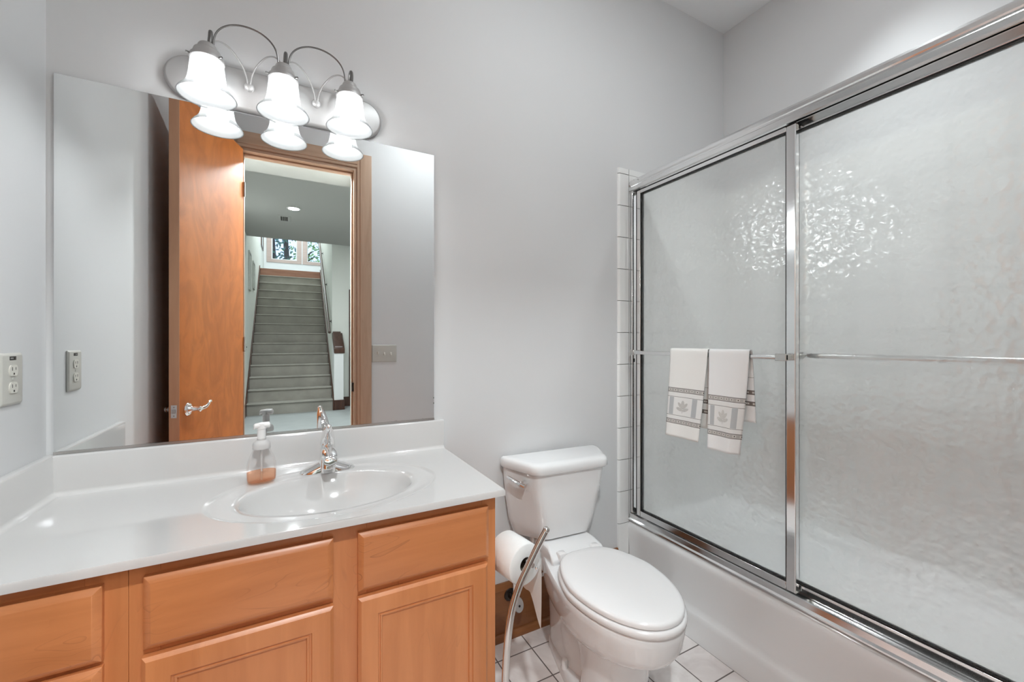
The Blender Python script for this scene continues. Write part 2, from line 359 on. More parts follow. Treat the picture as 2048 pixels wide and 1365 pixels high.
def towel_mat(name, base):
    # u runs across the cloth (0..1), v along it in metres from the front hem
    m, nt, out = mat(name)
    p = N(nt, 'ShaderNodeBsdfPrincipled'); p.inputs['Roughness'].default_value = .95; p.inputs['Specular IOR Level'].default_value = .1
    uv = N(nt, 'ShaderNodeUVMap'); sp = N(nt, 'ShaderNodeSeparateXYZ'); L(nt, uv.outputs[0], sp.inputs[0])
    U, V = sp.outputs[0], sp.outputs[1]
    def rng(src, a, b):
        g = N(nt, 'ShaderNodeMath', operation='GREATER_THAN'); g.inputs[1].default_value = a; L(nt, src, g.inputs[0])
        l = N(nt, 'ShaderNodeMath', operation='LESS_THAN'); l.inputs[1].default_value = b; L(nt, src, l.inputs[0])
        q = N(nt, 'ShaderNodeMath', operation='MULTIPLY'); L(nt, g.outputs[0], q.inputs[0]); L(nt, l.outputs[0], q.inputs[1]); return q.outputs[0]
    def mul(a, b):
        q = N(nt, 'ShaderNodeMath', operation='MULTIPLY'); L(nt, a, q.inputs[0]); L(nt, b, q.inputs[1]); return q.outputs[0]
    cur = None
    col0 = N(nt, 'ShaderNodeRGB'); col0.outputs[0].default_value = c4(base); cur = col0.outputs[0]
    def over(mask, c, cur):
        x = N(nt, 'ShaderNodeMixRGB'); L(nt, mask, x.inputs[0]); L(nt, cur, x.inputs[1]); x.inputs[2].default_value = c4(c); return x.outputs[0]
    B = .056
    panel = rng(V, .075, .183)
    cur = over(panel, (.82,.815,.80), cur)
    stripes = N(nt, 'ShaderNodeMath', operation='ADD'); L(nt, rng(U, .07, .20), stripes.inputs[0]); L(nt, rng(U, .72, .86), stripes.inputs[1])
    cur = over(mul(rng(V, .092, .165), stripes.outputs[0]), (.50,.515,.525), cur)
    um = N(nt, 'ShaderNodeMath', operation='MULTIPLY'); um.inputs[1].default_value = 6.5; L(nt, U, um.inputs[0])
    uf = N(nt, 'ShaderNodeMath', operation='FRACT'); L(nt, um.outputs[0], uf.inputs[0])
    for a, b in ((B, B+.017), (.186, .203), (.52, .534), (.56, .574)):
        deep = a > .4
        cur = over(rng(V, a, b), (.22,.19,.17) if deep else (.47,.45,.43), cur)
        cur = over(mul(rng(V, a+.004, b-.004), rng(uf.outputs[0], .22, .72)), (.66,.63,.6), cur)
        cur = over(mul(rng(V, a+.0065, b-.0065), rng(uf.outputs[0], .40, .56)), (.08,.075,.07), cur)
        for e in (a, b): cur = over(rng(V, e-.0009, e+.0009), (.16,.14,.13), cur)
    for e in (.090, .167): cur = over(rng(V, e-.0008, e+.0008), (.2,.18,.17), cur)
    L(nt, cur, p.inputs['Base Color'])
    tc = N(nt, 'ShaderNodeTexCoord'); n = N(nt, 'ShaderNodeTexNoise'); n.inputs['Scale'].default_value = 600; L(nt, tc.outputs['Object'], n.inputs['Vector'])
    bp = N(nt, 'ShaderNodeBump'); bp.inputs['Strength'].default_value = .4; bp.inputs['Distance'].default_value = .001; L(nt, n.outputs['Fac'], bp.inputs['Height']); L(nt, bp.outputs[0], p.inputs['Normal'])
    L(nt, p.outputs[0], out.inputs[0]); return m
M['towel_a'] = towel_mat('cream terry', (.88,.87,.845)); M['towel_b'] = towel_mat('white terry', (.895,.895,.895))
M['embroidery'] = simple('grey embroidery', (.56,.55,.53), .9, noise=.25, nscale=300)
M['embroidery_b'] = simple('pale grey embroidery', (.64,.63,.60), .9, noise=.25, nscale=300)

# ------------------------------------------------------------------ room shell
XL, XR, YB, YF, H = -.5606, 2.2, 1.53, .006, 2.987
T = .12
DX0, DX1, DZ = -.262, .392, 2.40       # door opening
struct('floor', bx((XL-.02, YF-.12, -.08), (XR+.02, YB+.02, 0)), M['floor'], 'pinkish square floor tiles with dark grout')
struct('ceiling', bx((XL-T, YF-T, H), (XR+T, YB+T, H+.1)), M['ceil'], 'plain pale bathroom ceiling')
struct('wall_back', bx((XL-T, YB, -.08), (XR+T, YB+T, H)), M['paint'], 'pale grey wall carrying the mirror and light fixture')
struct('wall_left', bx((XL-T, YF-T, -.08), (XL, YB, H)), M['paint'], 'pale grey wall with the outlet beside the vanity')
struct('wall_right', bx((XR, YF-T, -.08), (XR+T, YB, H)), M['paint'], 'pale grey wall along the far side of the tub')
wf = MB().box((XL, YF-T, 0), (DX0-.03, YF, H)).box((DX1+.03, YF-T, 0), (XR, YF, H)).box((DX0-.03, YF-T, DZ+.03), (DX1+.03, YF, H))
struct('wall_front', wf, M['paint'], 'pale grey wall with the doorway, seen in the mirror')
# tiled surround in the tub alcove
TT = 2.06
bn = MB()
prof = [(YB, 1.397), (YB-.004, 1.397)]
pp = [(1.397 + .012*(1-cos(R(a))), YB - .011*sin(R(a))) for a in range(0, 91, 15)]
poly = [(1.397, YB)] + pp + [(1.4615, YB-.011), (1.4615, YB)]
zs = [0] + [z for z in [TZ0 - TW*k for k in range(13, -1, -1)] if z > .02] + [TT]
for a, b in zip(zs, zs[1:]): bn.prism(poly, 'z', a + .0008, b - .0008)
struct('trim_1', bn, M['tile_back'], 'column of white bullnose tiles edging the tub alcove', bevel=.0012, seg=2)
struct('wall_tub_back', MB().box((1.463, YB-.0105, .0), (XR, YB-.0005, TT)), M['tile_back'], 'white tiled wall at the end of the tub')
struct('wall_tub_far', MB().box((XR-.0105, YF+.011, .30), (XR-.0005, YB-.011, TT)), M['tile_far'], 'white tiled wall behind the tub')
struct('wall_tub_front', MB().box((1.463, YF+.0005, .0), (XR-.011, YF+.0105, TT)), M['tile_back'], 'white tiled wall at the near end of the tub')
# baseboards (tall stained boards with a shoe)
bp_ = [(YB, 0), (YB, .222), (YB-.007, .222), (YB-.011, .214), (YB-.012, .205), (YB-.017, .198), (YB-.017, 0)]
struct('baseboard_back', MB().prism(bp_, 'x', .507, 1.396), M['base'], 'tall brown baseboard behind the toilet')
sh = [(YB-.0172, 0), (YB-.0172, .026)] + [(YB-.0172-.017*sin(R(a)), .026*cos(R(a))) for a in range(15, 91, 15)]
struct('trim_2', MB().prism(sh, 'x', .507, 1.396), M['base'], 'brown shoe moulding along the foot of the baseboard')
fb = MB().box((DX1+.10, YF, 0), (1.45, YF+.015, .222))
struct('baseboard_front', fb, M['base'], 'brown baseboard beside the doorway')

# ------------------------------------------------------------------ doorway, door and casing
cz = MB()
c0, c1, ct = .025, .118, .018
trim = thing('trim_3', 'light brown wooden casing around the doorway', None, ((DX0+DX1)/2, YF, 0), kind='structure')
def casing_profile(x_in, x_out):
    s = 1 if x_out > x_in else -1; w = abs(x_out - x_in)
    return [(x_in, YF), (x_in, YF+.008), (x_in+s*.006, YF+.010), (x_in+s*.016, YF+.009), (x_in+s*.020, YF+.014), (x_out-s*.008, YF+.018), (x_out, YF+.016), (x_out, YF)]
build('side_casing', MB().prism(casing_profile(DX1+.02, DX1+.114), 'z', 0, DZ+.114), M['casing'], trim)
build('side_casing', MB().prism(casing_profile(DX0-.02, DX0-.114), 'z', 0, DZ+.114), M['casing'], trim)
hp = [(YF, DZ+.02), (YF+.008, DZ+.02), (YF+.010, DZ+.026), (YF+.009, DZ+.036), (YF+.014, DZ+.040), (YF+.018, DZ+.106), (YF+.016, DZ+.1135), (YF, DZ+.1135)]
build('head_casing', MB().prism(hp, 'x', DX0-.0195, DX1+.0195), M['casing_h'], trim)
jb = thing('trim_4', 'brown wooden jamb lining the doorway', None, ((DX0+DX1)/2, YF-.06, 0), kind='structure')
build('jamb', MB().box((DX1, YF-.125, 0), (DX1+.03, YF, DZ+.03)), M['casing'], jb)
build('jamb', MB().box((DX0-.03, YF-.125, 0), (DX0, YF, DZ+.03)), M['casing'], jb)
build('head_jamb', MB().box((DX0, YF-.125, DZ), (DX1, YF, DZ+.03)), M['casing_h'], jb)
build('door_stop', MB().box((DX1-.011, YF-.085, 0), (DX1, YF-.048, DZ)).box((DX0, YF-.085, 0), (DX0+.011, YF-.048, DZ)), M['casing'], jb, bevel=.003)
build('head_stop', MB().box((DX0+.011, YF-.085, DZ-.011), (DX1-.011, YF-.048, DZ)), M['casing_h'], jb, bevel=.003)
build('strike_plate', MB().box((DX1-.0125, YF-.04, .87), (DX1-.0001, YF-.012, .93)), M['darkmetal'], jb)

dang = math.atan2(.947, -.322)
door = thing('door_1', 'open orange brown flush wooden door with chrome levers, seen in the mirror', None, (-.250, YF+.024, 0), dang, kind='structure')
DW, DT = .622, .044
build('door_leaf', MB().box((0, 0, .012), (DW, DT, DZ-.004)), M['door'], door, world=False, bevel=.0015)
build('edge_strip', MB().box((DW, .0005, .012), (DW+.0022, DT-.0005, DZ-.004)), M['dooredge'], door, world=False)
lp = build('latch_plate', MB().box((DW+.0022, .0095, .862), (DW+.0042, .0345, .922)), M['alu'], door, world=False, bevel=.0008)
build('latch_bolt', MB().box((DW+.0042, .0150, .884), (DW+.0085, .0290, .902)), M['nickel'], lp, world=False, bevel=.001)
for yy in (.018, .026): pass
build('latch_screw', MB().lathe([(.0032,0),(.0032,.0006),(0,.0009)], 12, Matrix.Translation((DW+.0042,.022,.912)) @ Matrix.Rotation(pi/2,4,'Y')), M['steel'], lp, world=False)
build('latch_screw', MB().lathe([(.0032,0),(.0032,.0006),(0,.0009)], 12, Matrix.Translation((DW+.0042,.022,.872)) @ Matrix.Rotation(pi/2,4,'Y')), M['steel'], lp, world=False)
for side in (-1, 1):
    y0 = 0 if side < 0 else DT
    lim = 1.0 if side < 0 else .88
    Mx = Matrix.Translation((DW-.062, y0, .893)) @ Matrix.Rotation(pi/2 if side < 0 else -pi/2, 4, 'X')
    hd = build('lever_handle', MB().lathe([(.031,0),(.031,.003),(.028,.006),(.026,.006),(.023,.009),(.019,.010),(.015,.016),(.011,.022),(.010,.046*lim),(.013,.049*lim),(.013,.056*lim),(.008,.060*lim)], 28, Mx), M['chrome'], door, world=False)
    yl = y0 + side*.050*lim
    pth = bez([(DW-.060, yl, .893), (DW-.085, yl, .893), (DW-.115, yl+side*.003*lim, .897), (DW-.138, yl+side*.003*lim, .909), (DW-.155, yl, .918), (DW-.166, yl, .917)], 6)
    build('lever', MB().tube(pth, [.0085 - .0035*i/len(pth) for i in range(len(pth))], 12, (1.15,.8)), M['chrome'], hd, world=False)
hg = MB()
for z in (.25, 1.2, 2.15): hg.lathe([(.006, z-.045), (.006, z+.045)], 12, Matrix.Translation((-.004,-.004,0)))
build('hinge_barrel', hg, M['steel'], door, world=False)

# ------------------------------------------------------------------ mirror
mr = thing('wall_mirror', 'large frameless rectangular mirror above the vanity backsplash', 'mirror', (-.03, YB-.003, .925))
X0, X1, MZ0, MZ1 = -.5446, .4822, .9255, 1.9235
build('mirror_glass', MB().box((X0, YB-.006, MZ0), (X1, YB-.0005, MZ1)), M['mirror'], mr, bevel=.0006, seg=1, smooth=False)
build('bottom_channel', MB().box((X0, YB-.0085, MZ0-.004), (X1, YB-.0005, MZ0-.0001)).box((X0, YB-.0085, MZ0-.0001), (X1, YB-.0068, MZ0+.0035)), M['steel'], mr)
for k in range(6):
    x = random.uniform(X0+.02, X1-.02); w = random.uniform(.003, .008)
    build('edge_spot', MB().add([(x+w*cos(a)*random.uniform(.7,1.3), YB-.0062, MZ0+.0045+abs(w*.45*sin(a))*random.uniform(.7,1.3)) for a in [2*pi*i/9 for i in range(9)]], [tuple(range(9))]), M['slot'], mr)
for z in (1.005, .985):
    build('edge_spot', MB().add([(X1-.0018+.0015*cos(a), YB-.0062, z+.003*sin(a)) for a in [2*pi*i/8 for i in range(8)]], [tuple(range(8))]), M['slot'], mr)

# ------------------------------------------------------------------ vanity cabinet
FY = 1.037    # face frame front
VX0, VX1, VZ = XL+.001, .503, .799
vc = thing('vanity_cabinet', 'maple vanity cabinet with drawers and panelled doors under the white top', 'cabinet', ((VX0+VX1)/2, 1.28, 0))
car = MB().box((VX0, FY+.02, .09), (VX0+.016, YB-.001, VZ)).box((VX1-.016, FY+.02, 0), (VX1, YB-.019, VZ)).box((VX0, FY+.075, 0), (VX1-.016, FY+.09, .09)).box((VX0+.016, FY+.02, .09), (VX1-.016, YB-.02, .106)).box((VX0+.016, YB-.012, .09), (VX1-.016, YB-.002, VZ))
build('carcass', car, M['maple_v'], vc)
def ff(x0, x1, z0, z1, name, m): return build(name, MB().box((x0, FY, z0), (x1, FY+.02, z1)), m, vc, bevel=.0007, seg=1)
ff(VX0, VX0+.04, .09, VZ, 'stile', M['maple_v']); ff(-.330, -.2695, .09, VZ, 'stile', M['maple_v']); ff(-.2690, -.222, .09, VZ, 'stile', M['maple_v'])
ff(.066, .162, .09, VZ, 'stile', M['maple_v']); ff(.462, VX1, 0, VZ, 'stile', M['maple_v'])
for a, b in ((VX0+.04, -.330), (-.222, .066), (.162, .462)):
    ff(a, b, .755, VZ, 'rail', M['maple_h']); ff(a, b, .612, .645, 'rail', M['maple_h']); ff(a, b, .09, .13, 'rail', M['maple_h'])
ff(VX0+.04, -.330, .47, .49, 'rail', M['maple_h']); ff(VX0+.04, -.330, .30, .32, 'rail', M['maple_h'])
def drawer(x0, x1, z0, z1, name='drawer_front'):
    y1, y0 = FY-.0004, FY-.0195; e = .011
    rg = lambda d, y: [(x0+d, y, z0+d), (x1-d, y, z0+d), (x1-d, y, z1-d), (x0+d, y, z1-d)]
    return build(name, MB().loft([rg(0, y1), rg(0, y0+.008), rg(.0015, y0+.0065), rg(e, y0+.0005), rg(e+.002, y0)]), M['maple_h'], vc, bevel=.0006, seg=1, ang=20)
drawer(-.535, -.303, .632, .771); drawer(-.535, -.303, .490, .622); drawer(-.535, -.303, .30, .48); drawer(-.535, -.303, .115, .29)
drawer(-.245, .088, .632, .771, 'false_front'); drawer(.141, .477, .632, .771)
def cab_door(x0, x1, z0, z1):
    y1, y0 = FY-.0004, FY-.0195; e = .007; w = .044
    rg = lambda d, y: [(x0+d, y, z0+d), (x1-d, y, z0+d), (x1-d, y, z1-d), (x0+d, y, z1-d)]
    d = build('cabinet_door', MB().loft([rg(0, y1), rg(0, y0+.006), rg(.001, y0+.005), rg(e, y0+.0004), rg(e+.002, y0), rg(w, y0), rg(w+.0015, y0+.003), rg(w+.005, y0+.0035), rg(w+.006, y0+.0015), rg(w+.010, y0+.0025), rg(w+.0115, y0+.007)], cap=False), M['maple_v'], vc, ang=25)
    q = w+.0112
    build('door_panel', MB().box((x0+q, y0+.0068, z0+q), (x1-q, y0+.012, z1-q)), M['maple_v'], d)
cab_door(-.247, .088, .10, .618); cab_door(.141, .473, .10, .618)

# ------------------------------------------------------------------ vanity top with integral basin
CZ, CY0, CX1 = .817, 1.0025, .5165
vt = thing('countertop', 'glossy white moulded vanity top with an oval basin', 'countertop', (0, 1.27, VZ))
SX, SY = .103, 1.243
A0, B0 = .290, .207     # raised ring
A1, B1 = .208, .148     # bowl lip
def topz(x, y):
    r0 = math.hypot((x-SX)/A0, (y-SY)/B0); r1 = math.hypot((x-SX)/A1, (y-SY)/B1)
    z = CZ
    if r0 < 1.0:
        t = min(1, (1-r0)/.045); z -= .0028*(t*t*(3-2*t))
        t2 = min(1, max(0, (1-r0)/.32)); z -= .0045*t2
    if r1 < 1.04:
        t = min(1, (1.04-r1)/1.04); z -= .128*(1-(1-t)**2.7)**.85 if t > 0 else 0
    return z
xl, xr, yf, yb = XL+.001, CX1, CY0, YB-.0205
angs = sorted(set([2*pi*k/120 for k in range(120)] + [math.atan2(y-SY, x-SX) % (2*pi) for x in (xl, xr) for y in (yf, yb)]))
ks = [0.02, .1, .2, .3, .4, .5, .6, .7, .78, .85, .9, .94, .97, 1.0, 1.03, 1.06]
rings = []
for k in ks: rings.append([(SX+A1*k*cos(math.atan2(sin(a)*A1, cos(a)*B1)) , SY+B1*k*sin(math.atan2(sin(a)*A1, cos(a)*B1))) for a in angs])
for k in (.82, .88, .93, .955, .97, .985, .995, 1.0, 1.01):
    rings.append([(SX+A0*k*cos(math.atan2(sin(a)*A0, cos(a)*B0)), SY+B0*k*sin(math.atan2(sin(a)*A0, cos(a)*B0))) for a in angs])
last = rings[-1]; rect = []
for (px, py) in last:
    dx, dy = px-SX, py-SY
    s = min([((xr-SX)/dx if dx > 1e-9 else (xl-SX)/dx if dx < -1e-9 else 1e9), ((yb-SY)/dy if dy > 1e-9 else (yf-SY)/dy if dy < -1e-9 else 1e9)])
    rect.append((SX+dx*max(s,1.0005), SY+dy*max(s,1.0005)))
# true corners
for cxn, cyn in ((xl,yf),(xr,yf),(xl,yb),(xr,yb)):
    j = min(range(len(rect)), key=lambda i: (rect[i][0]-cxn)**2+(rect[i][1]-cyn)**2); rect[j] = (cxn, cyn)
def lerp(t): return [(a[0]+(b[0]-a[0])*t, a[1]+(b[1]-a[1])*t) for a, b in zip(last, rect)]
rings += [lerp(.3), lerp(.65), lerp(.95), rect]
top3 = [[(x, y, topz(x, y)) for x, y in rg] for rg in rings]
def shrink(d, z): return [(min(max(x, xl), xr) if 0 else x, y, z) for x, y in rect]
edge = [[(x + (.0 if x < xr-1e-4 else .0), y, z) for x, y in rect] for z in (CZ-.0035, VZ+.0008)]
# soften the outer arris
soft = [(x-(.002 if x > xr-1e-4 else 0), y+(.002 if y < yf+1e-4 else 0), CZ) for x, y in rect]
top3[-1] = soft
mbt = MB().loft(top3 + edge, cap=False)
n_ = len(angs); mbt.f.append(tuple(range(n_))[::-1])
build('slab', mbt, M['marble'], vt, ang=50)
cv = [(YB-.021-.012+.012*sin(R(a)), CZ+.012-.012*cos(R(a))) for a in range(0, 91, 15)]
bs = [(YB-.001, VZ+.001), (YB-.0205, VZ+.001), (YB-.0205, CZ-.0005), (YB-.033, CZ)] + cv[1:] + [(YB-.021, .9165), (YB-.0195, .9195), (YB-.017, .921), (YB-.001, .921)]
build('backsplash', MB().prism(bs, 'x', XL+.0195, CX1-.0008), M['marble'], vt, bevel=.0012)
ss = [(XL+.0008, CZ-.0004), (XL+.034, CZ+.0002)] + [(XL+.021+.012-.012*sin(R(a)), CZ+.012-.012*cos(R(a))) for a in range(15, 91, 15)] + [(XL+.021, .9165), (XL+.0195, .9195), (XL+.017, .921), (XL+.0008, .921)]
tag(build('sidesplash', MB().prism(ss, 'y', 1.004, YB-.001), M['marble'], vt, bevel=.0012), 'white splash strip against the left wall')
build('drain', MB().lathe([(.0,0),(.020,0),(.021,.002),(.016,.003),(.015,.0),(.0,.001)], 24, Matrix.Translation((SX, SY+.02, topz(SX, SY)+.0006))), M['chrome'], vt)

# ------------------------------------------------------------------ faucet
FX, FYc = .106, 1.432
fa = thing('faucet', 'chrome single lever basin faucet behind the bowl', 'faucet', (FX, FYc, CZ-.003))
z0 = CZ - .0055
rings = []
for i in range(33):
    t = -1 + 2*i/32; x = FX + .082*t; a = abs(t)
    d = .027*max(1e-3, (1-a**4))**.5; h = .006 + .034*(1-a)**1.1
    if a > .93: h *= max(.05, (1-a)/.07)
    rings.append([(x, FYc + d*cos(q), z0 + max(0, h*sin(q)) if sin(q) >= 0 else z0) for q in [pi*k/14 for k in range(15)]] + [(x, FYc - d*.5, z0), (x, FYc + d*.5, z0)])
build('base_plate', MB().loft(rings), M['chrome'], fa, ang=50)
def sup(cx, cy, z, a, b, n=28, p=2.6):
    return [(cx + a*math.copysign(abs(cos(q))**(2/p), cos(q)), cy + b*math.copysign(abs(sin(q))**(2/p), sin(q)), z) for q in [2*pi*k/n for k in range(n)]]
build('body', MB().loft([sup(FX, FYc-.004, z0, .0265, .030), sup(FX, FYc-.004, z0+.02, .0255, .0285), sup(FX, FYc, z0+.05, .0235, .025), sup(FX, FYc, z0+.078, .0225, .0235), sup(FX, FYc, z0+.082, .021, .022)]), M['chrome'], fa, ang=50)
spt = []
for i in range(13):
    t = i/12; y = FYc - .012 - .098*t; zc = z0 + .066 + .010*sin(t*pi*.8) - .018*t
    hw = .0195 + .004*sin(t*pi*.9); hh = .0155 - .003*t
    if t > .95: hw *= .9; hh *= .85
    spt.append([(FX + hw*math.copysign(abs(cos(q))**.85, cos(q)), y, zc + hh*math.copysign(abs(sin(q))**.9, sin(q))) for q in [2*pi*k/20 for k in range(20)]])
spo = build('spout', MB().loft(spt), M['chrome'], fa, ang=60)
build('aerator', MB().lathe([(.0085,-.004),(.0095,-.003),(.0095,.010)], 20, Matrix.Translation((FX, FYc-.090, z0+.040))), M['steel'], spo)
hpz = [(FX, FYc+.003, z0+.080), (FX, FYc-.003, z0+.098), (FX-.001, FYc-.022, z0+.118), (FX-.003, FYc-.058, z0+.136), (FX-.004, FYc-.088, z0+.147), (FX-.005, FYc-.106, z0+.155)]
hp2 = bez(hpz, 5); rr_ = []
for i in range(len(hp2)):
    t = i/(len(hp2)-1); rr_.append(.0075 + .0150*(1-t**1.5)**1.1 if t > .1 else .0222)
hdl = build('handle', MB().tube(hp2, rr_, 20).sphere((FX-.005, FYc-.109, z0+.156), .0088, 16), M['chrome'], fa, ang=60)
build('temperature_dot', MB().lathe([(.0034,0),(.0034,.001),(0,.0014)], 16, Matrix.Translation((FX-.001, FYc-.0435, z0+.1165)) @ Matrix.Rotation(R(115), 4, 'X')), M['blue'], hdl)
build('pop_up_knob', MB().sphere((FX, FYc-.0345, z0+.030), .0042, 12), M['chrome'], fa)

# ------------------------------------------------------------------ soap bottle
sb = thing('soap_bottle', 'clear pump bottle with a little peach soap beside the faucet', 'soap bottle', (-.071, 1.392, CZ-.002), R(12))
def ell(z, a, b, n=36, p=2.3): return [(a*math.copysign(abs(cos(q))**(2/p), cos(q)), b*math.copysign(abs(sin(q))**(2/p), sin(q)), z) for q in [2*pi*k/n for k in range(n)]]
zb = .0005
build('bottle', MB().loft([ell(zb, .032, .020), ell(zb+.003, .0355, .0235), ell(zb+.012, .037, .025), ell(zb+.035, .0375, .0255), ell(zb+.055, .036, .0245), ell(zb+.07, .032, .0225), ell(zb+.083, .026, .020), ell(zb+.092, .0225, .019), ell(zb+.098, .021, .019)], cap=True), M['clear'], sb, world=False, ang=60)
build('liquid', MB().loft([ell(zb+.0022, .030, .018), ell(zb+.005, .0345, .0225), ell(zb+.013, .0358, .0238), ell(zb+.0305, .0362, .0243)]), M['soap'], sb, world=False, ang=50)
build('collar', MB().lathe([(.0215,.096),(.0228,.097),(.0228,.108),(.021,.114),(.016,.119),(.0115,.121),(.0113,.126)], 32), M['collar'], sb, world=False, ang=50)
pm = build('pump', MB().lathe([(.0108,.122),(.0108,.152),(.0125,.153),(.0125,.164),(.012,.168),(.0,.169)], 28), M['white_plastic'], sb, world=False, ang=50)
build('nozzle', MB().loft([[(x, .0120*w*cos(q), zc_ + hh*sin(q)) for q in [2*pi*k/14 for k in range(14)]] for x, zc_, hh, w in ((.021,.161,.006,.7),(.019,.162,.009,.95),(.0,.163,.0085,1.05),(-.016,.162,.007,.85),(-.019,.159,.0075,.6),(-.0195,.156,.005,.4))]), M['white_plastic'], pm, world=False, ang=50)
build('dip_tube', MB().lathe([(.0026,.006),(.0026,.122)], 10), M['collar'], sb, world=False)

# ------------------------------------------------------------------ vanity light
PZ, PX = 1.992, -.016
vl = thing('vanity_light', 'nickel three lamp vanity light with bell glass shades and wire scrolls', 'light fixture', (PX, YB, PZ))
def stad(w, h, y, n=18):
    r = h/2; c = w/2 - r; pts = []
    for k in range(n+1): a = -pi/2 + pi*k/n; pts.append((PX+c+r*cos(a), y, PZ+r*sin(a)))
    for k in range(n+1): a = pi/2 + pi*k/n; pts.append((PX-c+r*cos(a), y, PZ+r*sin(a)))
    return pts
build('backplate', MB().loft([stad(.600, .122, YB-.0005), stad(.604, .126, YB-.004), stad(.604, .126, YB-.014), stad(.596, .118, YB-.020), stad(.588, .110, YB-.0215)]), M['nickel'], vl, ang=40)
SXs = [PX-.187, PX, PX+.187]; LY = 1.427
for x in SXs:
    tr = Matrix.Translation((x, LY, 0))
    sk = build('socket_cup', MB().lathe([(.0,2.054),(.012,2.053),(.019,2.049),(.022,2.044),(.024,2.036),(.031,2.031),(.033,2.026),(.034,2.020),(.040,2.013),(.041,2.003),(.039,2.002)], 32, tr), M['nickel'], vl)
    for a in (R(200), R(320), R(80)):
        build('thumb_screw', MB().tube([(x+.040*cos(a), LY+.040*sin(a), 2.0075), (x+.049*cos(a), LY+.049*sin(a), 2.0075)], .0028, 10), M['wire'], sk)
    prof = [(.034,2.012),(.0375,2.004),(.040,1.994),(.0415,1.980),(.043,1.962),(.0455,1.946),(.050,1.932),(.057,1.921),(.0645,1.913),(.0695,1.9055),(.0705,1.903)]
    inner = [(r-.0026, z+.0006) for r, z in prof[::-1]]
    build('shade', MB().lathe(prof + inner, 48, tr, cap=False), M['shade'], vl, ang=60)
    build('bulb', MB().lathe([(.0,1.914),(.010,1.915),(.020,1.920),(.027,1.929),(.0295,1.940),(.028,1.953),(.022,1.968),(.016,1.982),(.0145,1.995)], 28, tr), M['bulb'], vl, ang=60)
    gn = bez([(x+.004, LY, 2.050), (x+.006, LY+.001, 2.072), (x+.006, LY+.008, 2.092), (x+.005, LY+.022, 2.097), (x+.003, LY+.044, 2.075), (x+.002, LY+.064, 2.04), (x, LY+.083, 2.02)], 6)
    build('arm', MB().tube(gn, .0052, 10), M['wire'], vl)
BX = [PX-.0935, PX+.0935]
for b in BX:
    build('boss', MB().lathe([(.0135,0),(.0135,.006),(.011,.010),(.0065,.012),(.0,.0125)], 24, Matrix.Translation((b, YB-.021, 2.0)) @ Matrix.Rotation(pi/2, 4, 'X')), M['nickel'], vl)
    for s in (-1, 1):
        xs = b + s*.0935
        w_ = bez([(b+s*.003, YB-.030, 2.0), (b+s*.008, YB-.036, 2.030), (b+s*.022, YB-.048, 2.058), (b+s*.045, YB-.066, 2.079), (b+s*.066, YB-.082, 2.080), (xs-s*.012, LY+.008, 2.066), (xs-s*.009, LY+.003, 2.050)], 7)
        build('scroll_wire', MB().tube(w_, .0023, 8), M['nickel'], vl)
for a, b in ((SXs[0], SXs[1]), (SXs[1], SXs[2])):
    m_ = (a+b)/2; hw = (b-a)/2 - .014
    arc = [(m_ - hw*cos(pi*k/28), LY, 2.052 + .080*max(0, sin(pi*k/28))**.8) for k in range(29)]
    build('scroll_wire', MB().tube(arc, .0025, 8), M['wire'], vl)

# ------------------------------------------------------------------ outlet and switch plates
ol = thing('outlet_plate', 'grey beige double outlet plate on the left wall', 'outlet', (XL, 1.368, 1.133))
def plate_rings(cx, cz, w, h, f): # f maps (a, b, depth) -> point
    rg = lambda d, dep: [f(cx+a, cz+b, dep) for a, b in rrect(w-2*d, h-2*d, .004)]
    return MB().loft([rg(0, .0004), rg(0, .0025), rg(.004, .006), rg(.006, .0065)])
fo = lambda a, b, d: (XL + d, a, b)
oc_y, oc_z = 1.367, 1.1335
build('plate', plate_rings(oc_y, oc_z, .086, .118, fo), M['plate'], ol, ang=30)
for dz in (.0195, -.0195):
    zc_ = oc_z + dz
    pts = []
    for k in range(24):
        a = 2*pi*k/24; pts.append((oc_y + .0165*cos(a), zc_ + max(-.0125, min(.0125, .0165*sin(a)))))
    rc = build('receptacle', MB().loft([[fo(a, b, .0064) for a, b in pts], [fo(a, b, .0085) for a, b in pts]]), M['device'], ol)
    sl = MB().box((XL+.0085, oc_y-.0075, zc_+.000), (XL+.0088, oc_y-.0058, zc_+.008)).box((XL+.0085, oc_y+.0058, zc_+.001), (XL+.0088, oc_y+.0075, zc_+.007))
    sl.lathe([(.0025,0),(.0025,.0003)], 12, Matrix.Translation((XL+.0085, oc_y, zc_-.0075)) @ Matrix.Rotation(pi/2, 4, 'Y'))
    build('slot', sl, M['slot'], rc)
build('centre_screw', MB().lathe([(.003,0),(.003,.0008),(0,.0012)], 14, Matrix.Translation((XL+.0065, oc_y, oc_z)) @ Matrix.Rotation(pi/2, 4, 'Y')), M['plate'], ol)
stk = build('sticker', MB().box((XL+.0065, oc_y-.0125, oc_z+.043), (XL+.0068, oc_y+.0125, oc_z+.0515)), M['blackink'], ol)
pr = MB()
for i in range(4): pr.box((XL+.0068, oc_y-.009+.0028*i, oc_z+.0455), (XL+.00695, oc_y-.0072+.0028*i, oc_z+.0492))
build('print_mark', pr, M['greyink'], stk)

